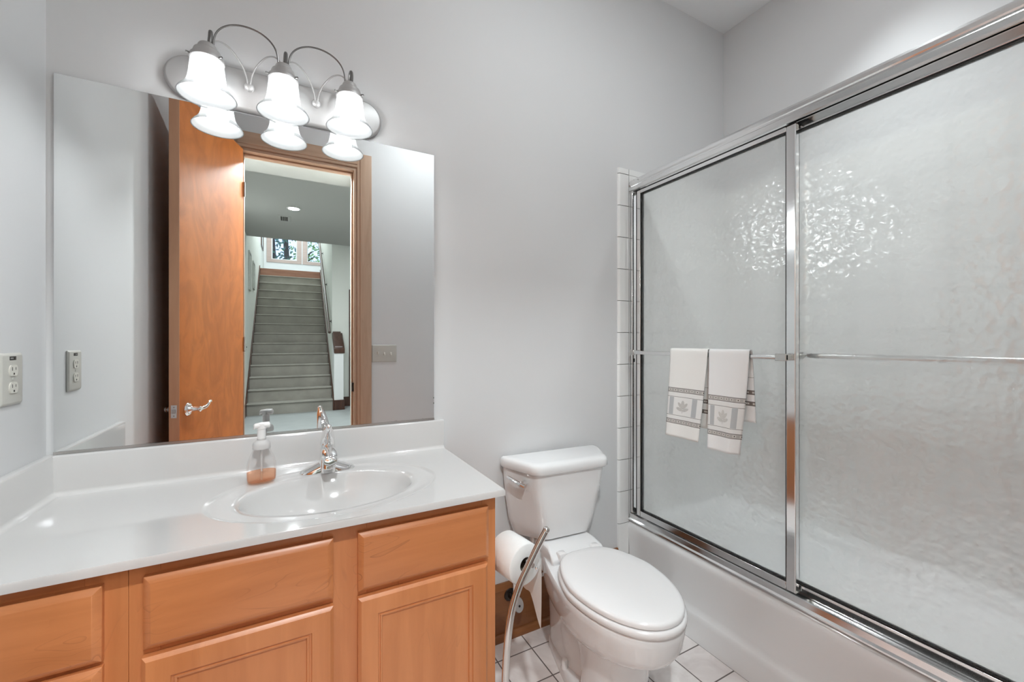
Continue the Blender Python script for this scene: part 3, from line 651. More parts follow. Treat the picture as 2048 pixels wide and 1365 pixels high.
sw = thing('switch_plate', 'grey beige triple switch plate beside the doorway, seen in the mirror', 'light switch', (.594, YF, 1.13))
fs = lambda a, b, d: (a, YF + d, b)
build('plate', plate_rings(.596, 1.131, .172, .122, fs), M['plate'], sw, ang=30)
for k, up in ((-1, 1), (0, -1), (1, -1)):
    xc = .596 + k*.045
    tg = build('toggle', MB().loft([[(xc-.005, YF+.0064, 1.131-.010), (xc+.005, YF+.0064, 1.131-.010), (xc+.005, YF+.0064, 1.131+.010), (xc-.005, YF+.0064, 1.131+.010)],
        [(xc-.0042, YF+.017, 1.131+up*.010-.004), (xc+.0042, YF+.017, 1.131+up*.010-.004), (xc+.0042, YF+.017, 1.131+up*.010+.004), (xc-.0042, YF+.017, 1.131+up*.010+.004)]]), M['device'], sw, bevel=.0008)
    for dz in (.030, -.030):
        build('plate_screw', MB().lathe([(.003,0),(.003,.0008),(0,.0012)], 12, Matrix.Translation((xc, YF+.0065, 1.131+dz)) @ Matrix.Rotation(-pi/2, 4, 'X')), M['plate'], sw)

# ------------------------------------------------------------------ toilet  (local: origin at tank back, -y forward)
to = thing('toilet', 'white two piece toilet with its lid closed between vanity and tub', 'toilet', (.988, 1.503, 0), -R(3.5))
def tank_ring(z, wb, wf, d, yb_, rc=.02):
    # back width wb, front width wf, depth d ; rounded corners by sampling
    c = [(-wb/2, -yb_), (-wb/2+.0, -yb_-.035), (-wf/2, -d), (wf/2, -d), (wb/2, -yb_-.035), (wb/2, -yb_)]
    out = []; n = len(c)
    for i in range(n):
        p = Vector(c[i]); a = Vector(c[i-1]); b = Vector(c[(i+1) % n])
        r = min(rc*(1.6 if i in (2,3) else 1.0 if i in (1,4) else .5), (a-p).length*.45, (b-p).length*.45)
        pa = p + (a-p).normalized()*r; pb = p + (b-p).normalized()*r
        for k in range(7):
            t = k/6; q = pa*(1-t)**2 + p*2*t*(1-t) + pb*t*t; out.append((q.x, q.y, z))
    return out
tk = build('tank', MB().loft([tank_ring(.437, .34, .19, .135, .012), tank_ring(.442, .36, .205, .145, .006), tank_ring(.50, .395, .235, .158, .003), tank_ring(.58, .420, .268, .168, .001), tank_ring(.66, .436, .298, .176, .0), tank_ring(.712, .440, .312, .180, .0)]), M['ceramic'], to, world=False, ang=50)
build('tank_lid', MB().loft([tank_ring(.7105, .455, .325, .190, -.002), tank_ring(.716, .464, .333, .195, -.002), tank_ring(.738, .464, .333, .195, -.002), tank_ring(.746, .458, .328, .191, .0), tank_ring(.751, .446, .318, .184, .004), tank_ring(.7535, .42, .295, .165, .02)]), M['ceramic'], to, world=False, ang=50)
# flush lever on the left canted face
fl_c = Vector((-.190, -.128, .672)); nrm_ = Vector((-.80, -.36, 0)).normalized(); nrm_ = Vector((-.88, -.47, 0)).normalized(); tg_ = Vector((nrm_.y, -nrm_.x, 0))
lv = build('flush_lever', MB().tube([fl_c - nrm_*.010, fl_c + nrm_*.017], [.011, .010], 16), M['chrome'], to, world=False)
pts = bez([fl_c + nrm_*.014 - tg_*.018 + Vector((0,0,-.004)), fl_c + nrm_*.020 + Vector((0,0,.003)), fl_c + nrm_*.021 + tg_*.03 + Vector((0,0,.012)), fl_c + nrm_*.017 + tg_*.060 + Vector((0,0,.018))], 6)
build('lever_arm', MB().tube(pts, [.0115 - .004*i/len(pts) for i in range(len(pts))], 12, (.7, 1.1)), M['chrome'], lv, world=False)
def egg(z, hw, yf_, yb_, ymid=None, back=.55, n=48):
    # outline: front half ellipse to yf_, back half super-ellipse to yb_ narrowing
    ym = ymid if ymid is not None else (yf_*.42 + yb_*.58); pts = []
    for k in range(n):
        a = 2*pi*k/n; c, s = cos(a), sin(a)
        if s <= 0: x = hw*math.copysign(abs(c)**.95, c); y = ym + (ym-yf_)*s
        else:
            x = hw*c*(1-(1-back)*s*.0) ; y = ym + (yb_-ym)*s**.9
            x = math.copysign(hw*(abs(c)**.55)*(1-(1-back)*s), c)
        pts.append((x, y, z))
    return pts
def dee(z, hw, yf_, yb_, n=20, r=.018):
    d = hw*1.05; pts = []
    for k in range(n+1):
        a_ = pi + pi*k/n; pts.append((hw*cos(a_), yf_+d + d*sin(a_), z))
    pts += [(hw, yb_-r, z), (hw-r*.3, yb_-r*.3, z), (hw-r, yb_, z), (-hw+r, yb_, z), (-hw+r*.3, yb_-r*.3, z), (-hw, yb_-r, z)]
    return pts
bl_ = MB().loft([egg(.215, .085, -.54, -.10, -.34, .8), egg(.235, .122, -.58, -.085, -.37, .8), egg(.26, .150, -.63, -.07, -.39, .75), egg(.285, .165, -.664, -.055, -.40, .7), egg(.315, .173, -.682, -.045, -.41, .66), egg(.36, .177, -.690, -.035, -.42, .64), egg(.380, .178, -.692, -.03, -.42, .62), egg(.386, .174, -.688, -.034, -.42, .62)])
bl_.loft([dee(0, .120, -.565, -.385), dee(.012, .121, -.566, -.384), dee(.03, .114, -.556, -.388), dee(.12, .108, -.548, -.388), dee(.20, .112, -.565, -.38), dee(.27, .130, -.60, -.35)])
bl_.loft([egg(z, hw, -.42, -.07, -.26, .9) for z, hw in ((0, .082), (.05, .080), (.12, .084), (.20, .092), (.26, .106), (.32, .12))])
bw = build('bowl', bl_, M['ceramic'], to, world=False, ang=50)
build('deck', MB().loft([[(x*.92, y, .30) for x, y in [( .10,-.02),(.105,-.20),(-.105,-.20),(-.10,-.02)]], [(x, y, .40) for x, y in [(.105,-.012),(.12,-.235),(-.12,-.235),(-.105,-.012)]], [(x, y, .4165) for x, y in [(.108,-.010),(.116,-.218),(-.116,-.218),(-.108,-.010)]], [(x, y, .433) for x, y in [(.100,-.014),(.106,-.168),(-.106,-.168),(-.100,-.014)]]]), M['ceramic'], to, world=False, bevel=.008, seg=3)
ft = MB()
fo_ = [(-.060,-.10),(-.076,-.15),(-.092,-.22),(-.108,-.30),(-.114,-.40),(.114,-.40),(.108,-.30),(.092,-.22),(.076,-.15),(.060,-.10)]
ft.loft([[(x, y, 0) for x, y in fo_], [(x, y, .022) for x, y in fo_], [(x*.95, y, .032) for x, y in fo_], [(x*.75, y, .040) for x, y in fo_]])
build('foot', ft, M['ceramic'], to, world=False, ang=60)
for s in (-1, 1):
    build('bolt_cap', MB().lathe([(.0145,0),(.0145,.004),(.0125,.010),(.012,.026),(.009,.031),(.0,.032)], 24, Matrix.Translation((s*.089, -.268, .030))), M['seat'], to, world=False)
def seat_ring(z, hw, yf_, yb_): return egg(z, hw, yf_, yb_, -.425, .80)
st = build('seat', MB().loft([seat_ring(.3885, .172, -.692, -.235), seat_ring(.391, .1765, -.697, -.232), seat_ring(.403, .1775, -.698, -.231), seat_ring(.409, .1735, -.694, -.234), seat_ring(.4105, .168, -.688, -.238)]), M['seat'], to, world=False, ang=60)
ld = build('seat_lid', MB().loft([seat_ring(.4125, .164, -.684, -.240), seat_ring(.4145, .1695, -.690, -.237), seat_ring(.424, .1705, -.691, -.236), seat_ring(.4295, .1665, -.686, -.239), seat_ring(.4318, .157, -.676, -.245), seat_ring(.4330, .12, -.62, -.27), seat_ring(.4335, .05, -.5, -.36)]), M['seat'], to, world=False, ang=60)
for s in (-1, 1): build('hinge_cap', MB().loft([[(s*.075+a, -.222+b, z) for a, b in rrect(.034-d, .030-d, .008)] for z, d in ((.40, 0), (.424, 0), (.428, .008))]), M['seat'], to, world=False, ang=50)

# shut-off valve and supply line
va = thing('water_valve', 'small metal shut-off valve with supply line in front of the baseboard', 'valve', (.800, YB-.02, .17))
build('escutcheon', MB().lathe([(.026,0),(.024,.004),(.012,.007),(.010,.030)], 24, Matrix.Translation((.800, YB-.0175, .175)) @ Matrix.Rotation(pi/2, 4, 'X')), M['darkmetal'], va)
build('valve_body', MB().tube([(.800, YB-.030, .175), (.800, YB-.075, .175)], .0095, 14).tube([(.800, YB-.06, .170), (.800, YB-.06, .205)], .0085, 14), M['brass'], va)
hv = MB().lathe([(.0,0),(.020,0),(.021,.003),(.019,.008),(.0,.009)], 24, Matrix.Translation((.806, YB-.080, .165)) @ Matrix.Rotation(R(75), 4, 'X') @ Matrix.Diagonal((1,1.35,1,1)))
hvo = build('valve_handle', hv, M['nickel'], va)
build('handle_screw', MB().sphere((.806, YB-.0895, .165), .0045, 10), M['darkmetal'], hvo)
build('supply_line', MB().tube(bez([(.800, YB-.06, .200), (.800, YB-.06, .26), (.812, YB-.058, .335), (.862, YB-.055, .372), (.925, YB-.06, .345), (.948, YB-.066, .285), (.925, YB-.072, .250), (.892, YB-.078, .275), (.872, YB-.085, .35), (.868, YB-.09, .436)], 8), .0058, 10), M['white_plastic'], va)

# ------------------------------------------------------------------ paper stand and roll
st_ = thing('paper_stand', 'freestanding curved steel paper holder beside the vanity', 'paper holder', (.50, .985, 0))
f_ = .946
pp = [(x*f_, .965, EYE-(EYE-z)*f_) for x, z in ((.660,.668),(.630,.626),(.601,.582),(.572,.534),(.551,.483),(.539,.432),(.531,.365),(.526,.277))]
pp += [(.4975, .965, .20), (.500, .965, .11), (.508, .965, .014)]
ph = bez(pp, 6)
build('pole', MB().tube(ph, .0092, 16, (1.12,.9)).sphere(ph[0], .0098, 14), M['steel'], st_, ang=50)
ax = Vector((-.16, .987, 0)).normalized(); RC = Vector((.580, 1.0, .597)); RR = .0575
build('roll_arm', MB().tube([RC - ax*.030 + Vector((0,0,.010)), RC + ax*.020 + Vector((0,0,.010)), RC + ax*.108 + Vector((0,0,.010)), RC + ax*.112 + Vector((0,0,.020))], .0065, 12), M['steel'], st_)
build('screw_head', MB().sphere((RC.x+.006, .9535, RC.z+.012), .0048, 12), M['chrome'], st_)
build('base', MB().lathe([(.0,0),(.085,0),(.087,.004),(.084,.009),(.02,.013),(.0,.014)], 40, Matrix.Translation((.600, .925, 0))).tube([(.508,.965,.008),(.56,.94,.008)], .008, 10), M['steel'], st_)
ro = thing('toilet_roll', 'white paper roll hanging on the curved steel holder', 'toilet paper', (RC.x, RC.y+.05, RC.z))
Mr = Matrix.Translation(RC) @ ax.to_track_quat('Z', 'Y').to_matrix().to_4x4()
build('paper_roll', MB().lathe([(.0205,.0005),(.0205,0),(RR-.003,0),(RR,.003),(RR,.100),(RR-.003,.103),(.0205,.103),(.0205,.102),(.0205,.0005)], 56, Mr, cap=False), M['paper'], ro, ang=50)
build('core_tube', MB().lathe([(.0204,.0008),(.0204,.102)], 32, Mr, cap=False), M['core'], ro)
sx_ = ax.cross(Vector((0,0,1))).normalized()
if sx_.x < 0: sx_ = -sx_
g = []; nu, nv = 10, 18
for i in range(nv+1):
    v = i/nv; row = []
    for j in range(nu+1):
        u = j/nu; ln = .205 - .075*min(1, u*1.6) + .004*sin(u*9)
        s = v*(ln + .06) ; 
        if s < .06: a = (1 - s/.06)*1.05; p = RC + sx_*(RR+.0008)*cos(a) + Vector((0,0,(RR+.0008)*sin(a)))
        else: p = RC + sx_*(RR+.0008 + .010*sin((s-.06)*9)*(.4+u) - .05*(s-.06)*(1-u)*.6) - Vector((0,0,s-.06))
        row.append(p + ax*(.001 + .101*u))
    g.append(row)
build('loose_sheet', MB().loft(g, closed=False), M['paper'], ro, ang=80)

# ------------------------------------------------------------------ bathtub
tb = thing('bathtub', 'white alcove bathtub with curved apron behind the sliding glass doors', 'bathtub', (1.83, .77, 0))
Y0, Y1 = YF+.0115, YB-.0115
ap = [(1.475, 0), (1.448, 0), (1.449, .088), (1.4505, .100), (1.455, .110), (1.462, .119), (1.465, .135), (1.465, .19), (1.460, .27), (1.456, .305)]
ap += [(1.456 + .030*(1-cos(R(a))), .312 + .036*sin(R(a))) for a in range(0, 91, 10)]
ap += [(1.56, .348), (1.56, .30), (1.50, .29), (1.485, .02)]
rings = [[(x, Y0 + (Y1-Y0)*i/12, z) for x, z in ap] for i in range(13)]
build('apron', MB().loft(rings), M['tubenamel'], tb, ang=50)
def basin(z, x0, x1, y0, y1, r): return [( (x0+x1)/2 + a, (y0+y1)/2 + b, z) for a, b in rrect(x1-x0, y1-y0, r, 8)]
bx0, bx1 = 1.562, XR-.012
build('basin', MB().loft([basin(.30, bx0, bx1, Y0, Y1, .004), basin(.348, bx0, bx1, Y0, Y1, .004), basin(.348, bx0+.02, bx1-.05, Y0+.06, Y1-.06, .14), basin(.335, bx0+.035, bx1-.065, Y0+.08, Y1-.08, .14), basin(.20, bx0+.06, bx1-.085, Y0+.11, Y1-.13, .15), basin(.07, bx0+.09, bx1-.11, Y0+.14, Y1-.22, .15), basin(.045, bx0+.15, bx1-.17, Y0+.2, Y1-.28, .12)]), M['tubenamel'], tb, ang=50)

# ------------------------------------------------------------------ shower door frame (fixed) and two sliding panels
TR0, TR1 = 1.462, 1.530
fr = thing('shower_door_frame', 'bright aluminium track frame standing on the tub rim', 'shower frame', (1.495, .77, .3485))
HZ = 1.948
hdr = [(TR0+.006, HZ), (TR0, HZ+.004), (TR0-.001, HZ+.020), (TR0+.003, HZ+.024), (TR0+.003, HZ+.030), (TR0, HZ+.034), (TR0+.001, HZ+.046), (TR0+.008, HZ+.056), (TR0+.020, HZ+.060), (TR1-.02, HZ+.060), (TR1-.004, HZ+.052), (TR1, HZ+.004), (TR1-.006, HZ), (TR1-.006, HZ+.012), (TR0+.006, HZ+.012)]
build('header_track', MB().prism(hdr, 'y', Y0, Y1-.001), M['alu'], fr, ang=30)
btm = [(TR0-.004, .3487), (TR0-.004, .354), (TR0+.002, .360), (TR0+.004, .378), (TR0+.008, .380), (TR0+.010, .362), (TR1-.03, .362), (TR1-.03, .372), (TR1-.026, .372), (TR1-.026, .362), (TR1-.004, .362), (TR1-.004, .384), (TR1, .384), (TR1, .3487)]
build('bottom_track', MB().prism(btm, 'y', Y0, Y1-.001), M['alu'], fr, ang=30)
for ya, yb2 in ((YB-.0115-.018, YB-.0115), (Y0, Y0+.018)):
    build('wall_jamb', MB().box((TR0+.006, ya, .385), (TR1-.004, yb2, HZ-.0002)), M['alu'], fr, bevel=.0015)
    build('bumper', MB().box((TR0+.010, (ya if ya > 1 else yb2)-.0012, .40), (TR0+.013, (ya if ya > 1 else yb2)+.0012, .41)).box((TR0+.010, (ya if ya > 1 else yb2)-.003, 1.118), (TR0+.018, (ya if ya > 1 else yb2)+.003, 1.135)), M['gasket_and_gap_shade'], fr)

def sliding(label, xg, y0, y1, z0, z1, gm, st0, st1, rail_t, rail_b, seal):
    e = thing('shower_door', label, 'shower door', (xg, (y0+y1)/2, z0), group='sliding shower doors')
    d = .011
    build('glass_pane', MB().box((xg-.0025, y0+.006, z0+.006), (xg+.0025, y1-.006, z1-.006)), gm, e, smooth=False)
    build('stile', MB().box((xg-d, y0, z0), (xg+d, y0+st0, z1)), M['alu'], e, bevel=.003, seg=3)
    build('stile', MB().box((xg-d, y1-st1, z0), (xg+d, y1, z1)), M['alu'], e, bevel=.003, seg=3)
    build('top_rail', MB().box((xg-d, y0+st0, z1-rail_t), (xg+d, y1-st1, z1)), M['alu'], e, bevel=.0015)
    build('bottom_rail', MB().box((xg-d, y0+st0, z0), (xg+d, y1-st1, z0+rail_b)), M['alu'], e, bevel=.0015)
    a, b, c, f = y0+st0, y1-st1, z0+rail_b, z1-rail_t; s = seal
    gk = MB()
    for xx0, xx1 in ((xg-d+.001, xg-.0026), (xg+.0026, xg+d-.001)):
        gk.box((xx0, a, c), (xx1, b, c+s)).box((xx0, a, f-s), (xx1, b, f)).box((xx0, b-s, c+s), (xx1, b, f-s)).box((xx0, a, c+s), (xx1, a+.0015, f-s))
    if xg < 1.5:    # black strips drawn for the shaded gaps beside the jamb and under the header
        gk.box((xg-d-.0008, y0+.002, z1-.0001), (xg+d, y1+.0024, z1+.0032)).box((xg-d-.0008, y1-.0001, z0+.004), (xg+d, y1+.0022, z1+.0032))
    build('gasket_and_gap_shade', gk, M['gasket_and_gap_shade'], e)
    return e
XA, XB = 1.484, 1.512
dA = sliding('outer sliding shower door of pebbled glass with the towel bar outside', XA, .766, 1.4795, .382, HZ-.006, M['obscure_a'], .031, .024, .016, .027, .0042)
dB = sliding('inner sliding shower door of pebbled glass with its bar on the tub side', XB, Y0+.022, .812, .375, HZ+.010, M['obscure_b'], .028, .028, .030, .030, .0048)
# towel bars
def flatbar(x, y0, y1, z, h, t): return MB().prism([(x+t/2*cos(q), z+h/2*math.copysign(abs(sin(q))**.7, sin(q))) for q in [2*pi*k/16 for k in range(16)]], 'y', y0, y1)
BXo = 1.434
tbA = build('towel_bar', flatbar(BXo, .800, 1.478, 1.166, .017, .009), M['alu'], dA, ang=50)
for y in (.782, 1.468):
    build('bar_bracket', MB().box((BXo-.005, y-.010, 1.156), (XA-.011, y+.010, 1.176)).box((BXo-.006, y-.010+ (.0 if y < 1 else -.004), 1.154), (BXo+.006, y+.026 if y < 1 else y+.010, 1.178)), M['steel'], tbA, bevel=.002)
BXi = 1.556
tbB = build('towel_bar', flatbar(BXi, .085, .782, 1.170, .018, .010), M['alu'], dB, ang=50)
for y in (.795, .07): build('bar_bracket', MB().box((XB+.011, y-.010, 1.158), (BXi+.005, y+.010, 1.182)), M['steel'], tbB, bevel=.002)

# ------------------------------------------------------------------ hand towels
def towel(label, y_top0, y_top1, y_bot0, y_bot1, zf, zbk, mtl, emb, seed, lean, sag):
    random.seed(seed)
    e = thing('hand_towel', label, 'towel', (BXo, (y_top0+y_top1)/2, 1.17), group='hand towels on the shower bar')
    zt = 1.1815; r = .0085
    LF = zt - zf; LB = zt - zbk; LA = pi*r
    nv = 70; nu = 22; rows = []; uvs = []; tot = LF + LA + LB
    def P(u, s):   # u across 0..1 (from the tile end), s metres from the front hem
        if s < LF:
            k = 1 - s/LF      # 1 at the hem
            x = BXo - r - lean*k**1.3 - .006*sin(u*pi)*k - .004*sin(u*7+seed)*k
            y = y_top0 + (y_top1-y_top0)*u; yb3 = y_bot0 + (y_bot1-y_bot0)*u
            y = y + (yb3-y)*k**1.2
            x += sag*k*max(0, u-.75)*4*.02
            z = zf + s - .012*k*(u-.5)*0
            return Vector((x, y, z - .006*max(0, 1-abs(u-.5)*2)*k*0))
        if s < LF + LA:
            a = (s-LF)/r; return Vector((BXo - r*cos(a), y_top0 + (y_top1-y_top0)*u, zt + r*sin(a)*.9 - 0))
        k = (s-LF-LA)/LB
        return Vector((BXo + r + .004*k + .003*sin(u*5+seed)*k, y_top0 + (y_top1-y_top0)*u - .010*k, zt - (s-LF-LA)))
    for i in range(nv+1):
        s = tot*i/nv; row = []
        for j in range(nu+1):
            u = j/nu; row.append(P(u, s)); uvs.append((u, s if s < LF+.02 else .52 + (LB - (s-LF-LA)) - .06 if (LB-(s-LF-LA)) < .16 and s > LF+LA else .4))
        rows.append(row)
    mb = MB().loft(rows, closed=False); mb.uv = uvs
    o = build('cloth', mb, mtl, e, ang=80)
    so = o.modifiers.new('thick', 'SOLIDIFY'); so.thickness = .0036; so.offset = 0
    # embroidered leaf sprig
    lf = MB()
    def leaf(u0, s0, du, ds, w):
        n = 14; pts = []
        for k in range(n):
            a = 2*pi*k/n; t = .5-.5*cos(a); ww = w*sin(a)
            dl = math.hypot(du*.17, ds)
            pts.append((u0+du*t - ds/dl*ww/.17*1.0, s0+ds*t + du*.17/dl*ww))
        lf.add([P(a, b) + Vector((-.0024, 0, 0)) for a, b in pts], [tuple(range(n))])
    for du, ds, w in ((0,.034,.008), (-.13,.024,.0065), (.13,.024,.0065), (-.17,.010,.0065), (.17,.010,.006)): leaf(.46, .112 if abs(du) > .15 else .120, du, ds, w)
    leaf(.46, .099, .0, .026, .0013)
    build('leaf_motif', lf, emb, e, smooth=False)
    return e
towel('cream hand towel with grey leaf border hanging nearer the tiled wall', 1.236, 1.058, 1.250, 1.090, .822, .875, M['towel_a'], M['embroidery'], 1, .010, 0)
towel('white hand towel with paler leaf border hanging nearer the metal stile', 1.052, .893, 1.040, .925, .812, .930, M['towel_b'], M['embroidery_b'], 2, .022, 1)

# ------------------------------------------------------------------ downlight builder and the two unseen fill lights added over the bathroom
def downlight(name, label, x, y, z, watts, group, r=.072, col=(.905, .975, 1), spread=180):
    e = thing(name, label, 'ceiling light', (x, y, z), group=group)
    tr = Matrix.Translation((x, y, 0))
    build('trim_ring', MB().lathe([(r, z-.0002), (r+.012, z-.003), (r+.012, z-.006), (r-.004, z-.0075), (r-.006, z-.0002)], 40, tr), M['white_plastic'], e)
    build('lens', MB().lathe([(0, z-.0035), (r-.006, z-.0035), (r-.006, z-.0005), (0, z-.0005)], 32, tr), M['canlens'], e)
    ld_ = bpy.data.lights.new(name + '_lamp', 'AREA'); ld_.shape = 'DISK'; ld_.size = 2*r-.02; ld_.energy = watts; ld_.color = col; ld_.spread = R(spread)
    lo = link_obj(bpy.data.objects.new('lamp', ld_)); lo.location = (x, y, z-.009); lo.parent = e; lo.matrix_parent_inverse = e.matrix_basis.inverted()
    return e
downlight('recessed_or_fill_light', 'unseen fill light added in the middle of the bathroom ceiling', .92, .52, H, BATH_FILL, None)  # added to even out the room's brightness
downlight('recessed_or_fill_light', 'unseen fill light added in the ceiling over the bathtub', 1.84, .72, H, TUB_FILL, None, spread=78)  # added to brighten the tub behind the glass

# ------------------------------------------------------------------ hall and staircase behind the doorway (seen in the mirror)
def my(yp): return 2*1.524 - yp          # mirrored depth to world y
HL, SR = -.632, .690                     # left hall wall, right side of the stairs
HC = 2.98                                # hall ceiling
VY = my(3.83)                            # end of the low entry
SY0 = my(7.95)                           # first riser
RISE, RUN, NST = .197, .254, 14
TOPY = SY0 - RUN*(NST-1)
YE = my(8.20)                            # hall ceiling ends here
BKY = my(13.5)
UF = RISE*(NST+1)
struct('floor_hall', bx((HL-.02, SY0-.2, -.08), (2.6, YF-.125, -.001)).box((SR+.002, my(8.5), -.08), (2.6, SY0-.2, -.001)), M['hallfloor'], 'pale carpeted hall floor')
struct('wall_hall_left', bx((HL-T, BKY-T, -.08), (HL, YF-T, 5.6)), M['hallpaint'], 'pale hall wall along the left of the staircase')
struct('wall_entry_left', bx((HL, VY, 0), (-.40, YF-T-.001, 2.55)), M['hallpaint'], 'short pale wall left of the doorway')
struct('wall_entry_right', bx((.463, VY, 0), (2.5, YF-T-.001, 2.55)), M['hallpaint'], 'short pale wall right of the doorway')
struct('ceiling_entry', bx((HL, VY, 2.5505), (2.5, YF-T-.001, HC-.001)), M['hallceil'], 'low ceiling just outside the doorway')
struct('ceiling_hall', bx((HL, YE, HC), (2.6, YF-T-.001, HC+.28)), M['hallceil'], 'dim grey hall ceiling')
struct('wall_hall_right', bx((2.5, my(8.3)-.02, -.08), (2.6, VY+.3, HC)), M['hallpaint'], 'pale wall at the far side of the hall')
hb = MB().box((SR+.001, my(8.34)-.15, 0), (.985, my(8.34), 5.6)).box((.985, my(8.34)-.15, 2.13), (2.5, my(8.34), 5.6)).box((1.80, my(8.34)-.15, 0), (2.5, my(8.34), 2.13))
struct('wall_hall_back', hb, M['hallpaint'], 'pale wall beside the staircase')
struct('wall_stair_right', bx((SR+.001, my(11.6), 0), (SR+.12, my(8.34)-.151, 5.6)), M['hallpaint'], 'pale wall along the right of the staircase')
struct('wall_landing_right', bx((1.7, BKY, 2.6), (1.8, my(8.6), 5.6)), M['hallpaint'], 'pale wall at the landing')
struct('ceiling_landing', bx((HL-T, BKY-T, 5.6), (1.9, YE, 5.7)), M['ceil'], 'high ceiling over the staircase')
struct('wall_hall_header', bx((HL, YE, HC+.281), (1.7, YE+.1, 5.6)), M['hallpaint'], 'pale wall above the hall ceiling edge')
struct('floor_landing', bx((HL, BKY, UF-.2), (1.7, TOPY-RUN-.02, UF)), M['hallfloor'], 'carpeted landing at the top of the stairs')
# back wall with two window openings
w1 = (-.45, .19, 3.53, 4.30); w2 = (.45, 1.02, 3.53, 4.30)
bw_ = MB()
bw_.box((HL-T, BKY-T, UF-.2), (1.8, BKY, w1[2])).box((HL-T, BKY-T, w1[3]), (1.8, BKY, 5.6)).box((HL-T, BKY-T, w1[2]), (w1[0], BKY, w1[3])).box((w1[1], BKY-T, w1[2]), (w2[0], BKY, w1[3])).box((w2[1], BKY-T, w1[2]), (1.8, BKY, w1[3]))
struct('wall_landing_back', bw_, M['ceil'], 'white landing wall with the two windows')
M['wincase'] = wood('pale pink window casing', (.52,.40,.36), (.60,.47,.43), (.4,.28,.24), 'x', flecks=.2)
for n_i, w in ((1, w1), (2, w2)):
    we = thing('window_%d' % n_i, ['window at the top of the stairs, left one', 'window at the top of the stairs, right one'][n_i-1], None, ((w[0]+w[1])/2, BKY, w[2]), kind='structure')
    c = .10 if n_i == 1 else .06
    build('casing', MB().box((w[0]-.115, BKY+.0005, w[2]-.085), (w[1]+.115, BKY+.018, w[2])).box((w[0]-.115, BKY+.0005, w[3]), (w[1]+.115, BKY+.018, w[3]+.1)).box((w[0]-.115, BKY+.0005, w[2]), (w[0], BKY+.018, w[3])).box((w[1], BKY+.0005, w[2]), (w[1]+.115, BKY+.018, w[3])), M['wincase'], we)
    s = .025
    build('sash', MB().box((w[0], BKY-.08, w[2]), (w[0]+s, BKY-.04, w[3])).box((w[1]-s, BKY-.08, w[2]), (w[1], BKY-.04, w[3])).box((w[0]+s, BKY-.08, w[2]), (w[1]-s, BKY-.04, w[2]+s)).box((w[0]+s, BKY-.08, w[3]-s), (w[1]-s, BKY-.04, w[3])), M['white_plastic'], we)
    build('pane', MB().box((w[0]+s, BKY-.062, w[2]+s), (w[1]-s, BKY-.058, w[3]-s)), M['pane'], we, smooth=False)
# stairs
stair = thing('staircase', 'carpeted straight staircase rising beyond the doorway, seen in the mirror', 'staircase', ((HL+SR)/2, SY0, 0))
for i in range(NST):
    y = SY0 - RUN*i; z1 = RISE*(i+1); ps = [(y, RISE*i - (.0 if i == 0 else .02)), (y, z1-.03)]
    ps += [(y+.012+.013*sin(R(a)), z1-.013-.013*cos(R(a))) for a in (0, 45, 90, 135)] + [(y+.004, z1), (y-RUN-.01, z1), (y-RUN-.01, RISE*i - (.0 if i == 0 else .02))]
    build('step', MB().prism(ps, 'x', HL+.020, SR-.020), M['carpet'], stair, ang=50)
build('top_riser', MB().box((HL+.005, TOPY-RUN-.018, RISE*NST-.02), (SR-.002, TOPY-RUN-.0005, UF)), M['riserwood'], stair)
for x0 in (HL+.001, SR-.019):
    yy0 = SY0+.03; prs = [(yy0, 0), (yy0, .19), (yy0-.10, .30), (TOPY-RUN, UF+.06), (TOPY-RUN, UF-.30), (SY0-.30, 0)]
    build('stringer', MB().prism(prs, 'x', x0, x0+.018), M['darkwood'], stair)
# half wall with sloped cap
kw = thing('newel_wall', 'short white half wall with dark sloped wooden cap at the stair foot', 'half wall', ((SR+.85)/2, SY0-.2, 0))
ys, ye_ = SY0+.005, my(8.335)
build('wall_body', MB().prism([(ys, 0), (ys, 1.0), (ye_, 1.27), (ye_, 0)], 'x', SR+.0015, .848), M['ceil'], kw)
build('cap', MB().prism([(ys+.02, 1.002), (ys+.02, 1.085), (ys, 1.095), (ye_, 1.372), (ye_, 1.2725), (ys, 1.003)], 'x', SR+.002, .868), M['darkwood'], kw, bevel=.006)
build('cap_top', MB().prism([(ys-.01, 1.092), (ys-.02, 1.128), (ye_, 1.40), (ye_, 1.370)], 'x', SR+.01, .842), M['darkwood'], kw, bevel=.008)
build('base_block', MB().box((SR+.002, ys, 0), (.866, ys+.02, .175)).box((.8485, ye_, 0), (.866, ys, .175)), M['darkwood'], kw, bevel=.003)
# handrail on wall brackets
hr = thing('handrail', 'round wooden handrail on black brackets along the stair wall', 'handrail', (.63, my(8.25), 1.39))
ra, rb = Vector((.632, my(8.12), 1.375)), Vector((.632, my(11.2), 3.72))
build('rail', MB().tube([ra, rb], .026, 16), M['railwood'], hr)
for t in (.12, .47, .84):
    p = ra + (rb-ra)*t
    build('bracket', MB().tube(bez([p + Vector((0,0,-.02)), p + Vector((.02,0,-.06)), p + Vector((.058,0,-.065))], 4), .009, 8).lathe([(.03,0),(.028,.005)], 16, Matrix.Translation(p + Vector((.0585,0,-.065))) @ Matrix.Rotation(-pi/2, 4, 'Y')), M['darkmetal'], hr)
struct('baseboard_hall', MB().box((.866, my(8.34)+.0005, 0), (.985, my(8.34)+.016, .175)), M['darkwood'], 'dark baseboard right of the half wall')
struct('baseboard_hall_left', MB().box((HL+.0005, SY0+.03, 0), (HL+.016, VY-.001, .2)), M['darkwood'], 'dark baseboard on the left hall wall')
hd_ = thing('door_2', 'dark wooden door in the hall right of the half wall', None, (1.39, my(8.34), 0), kind='structure')
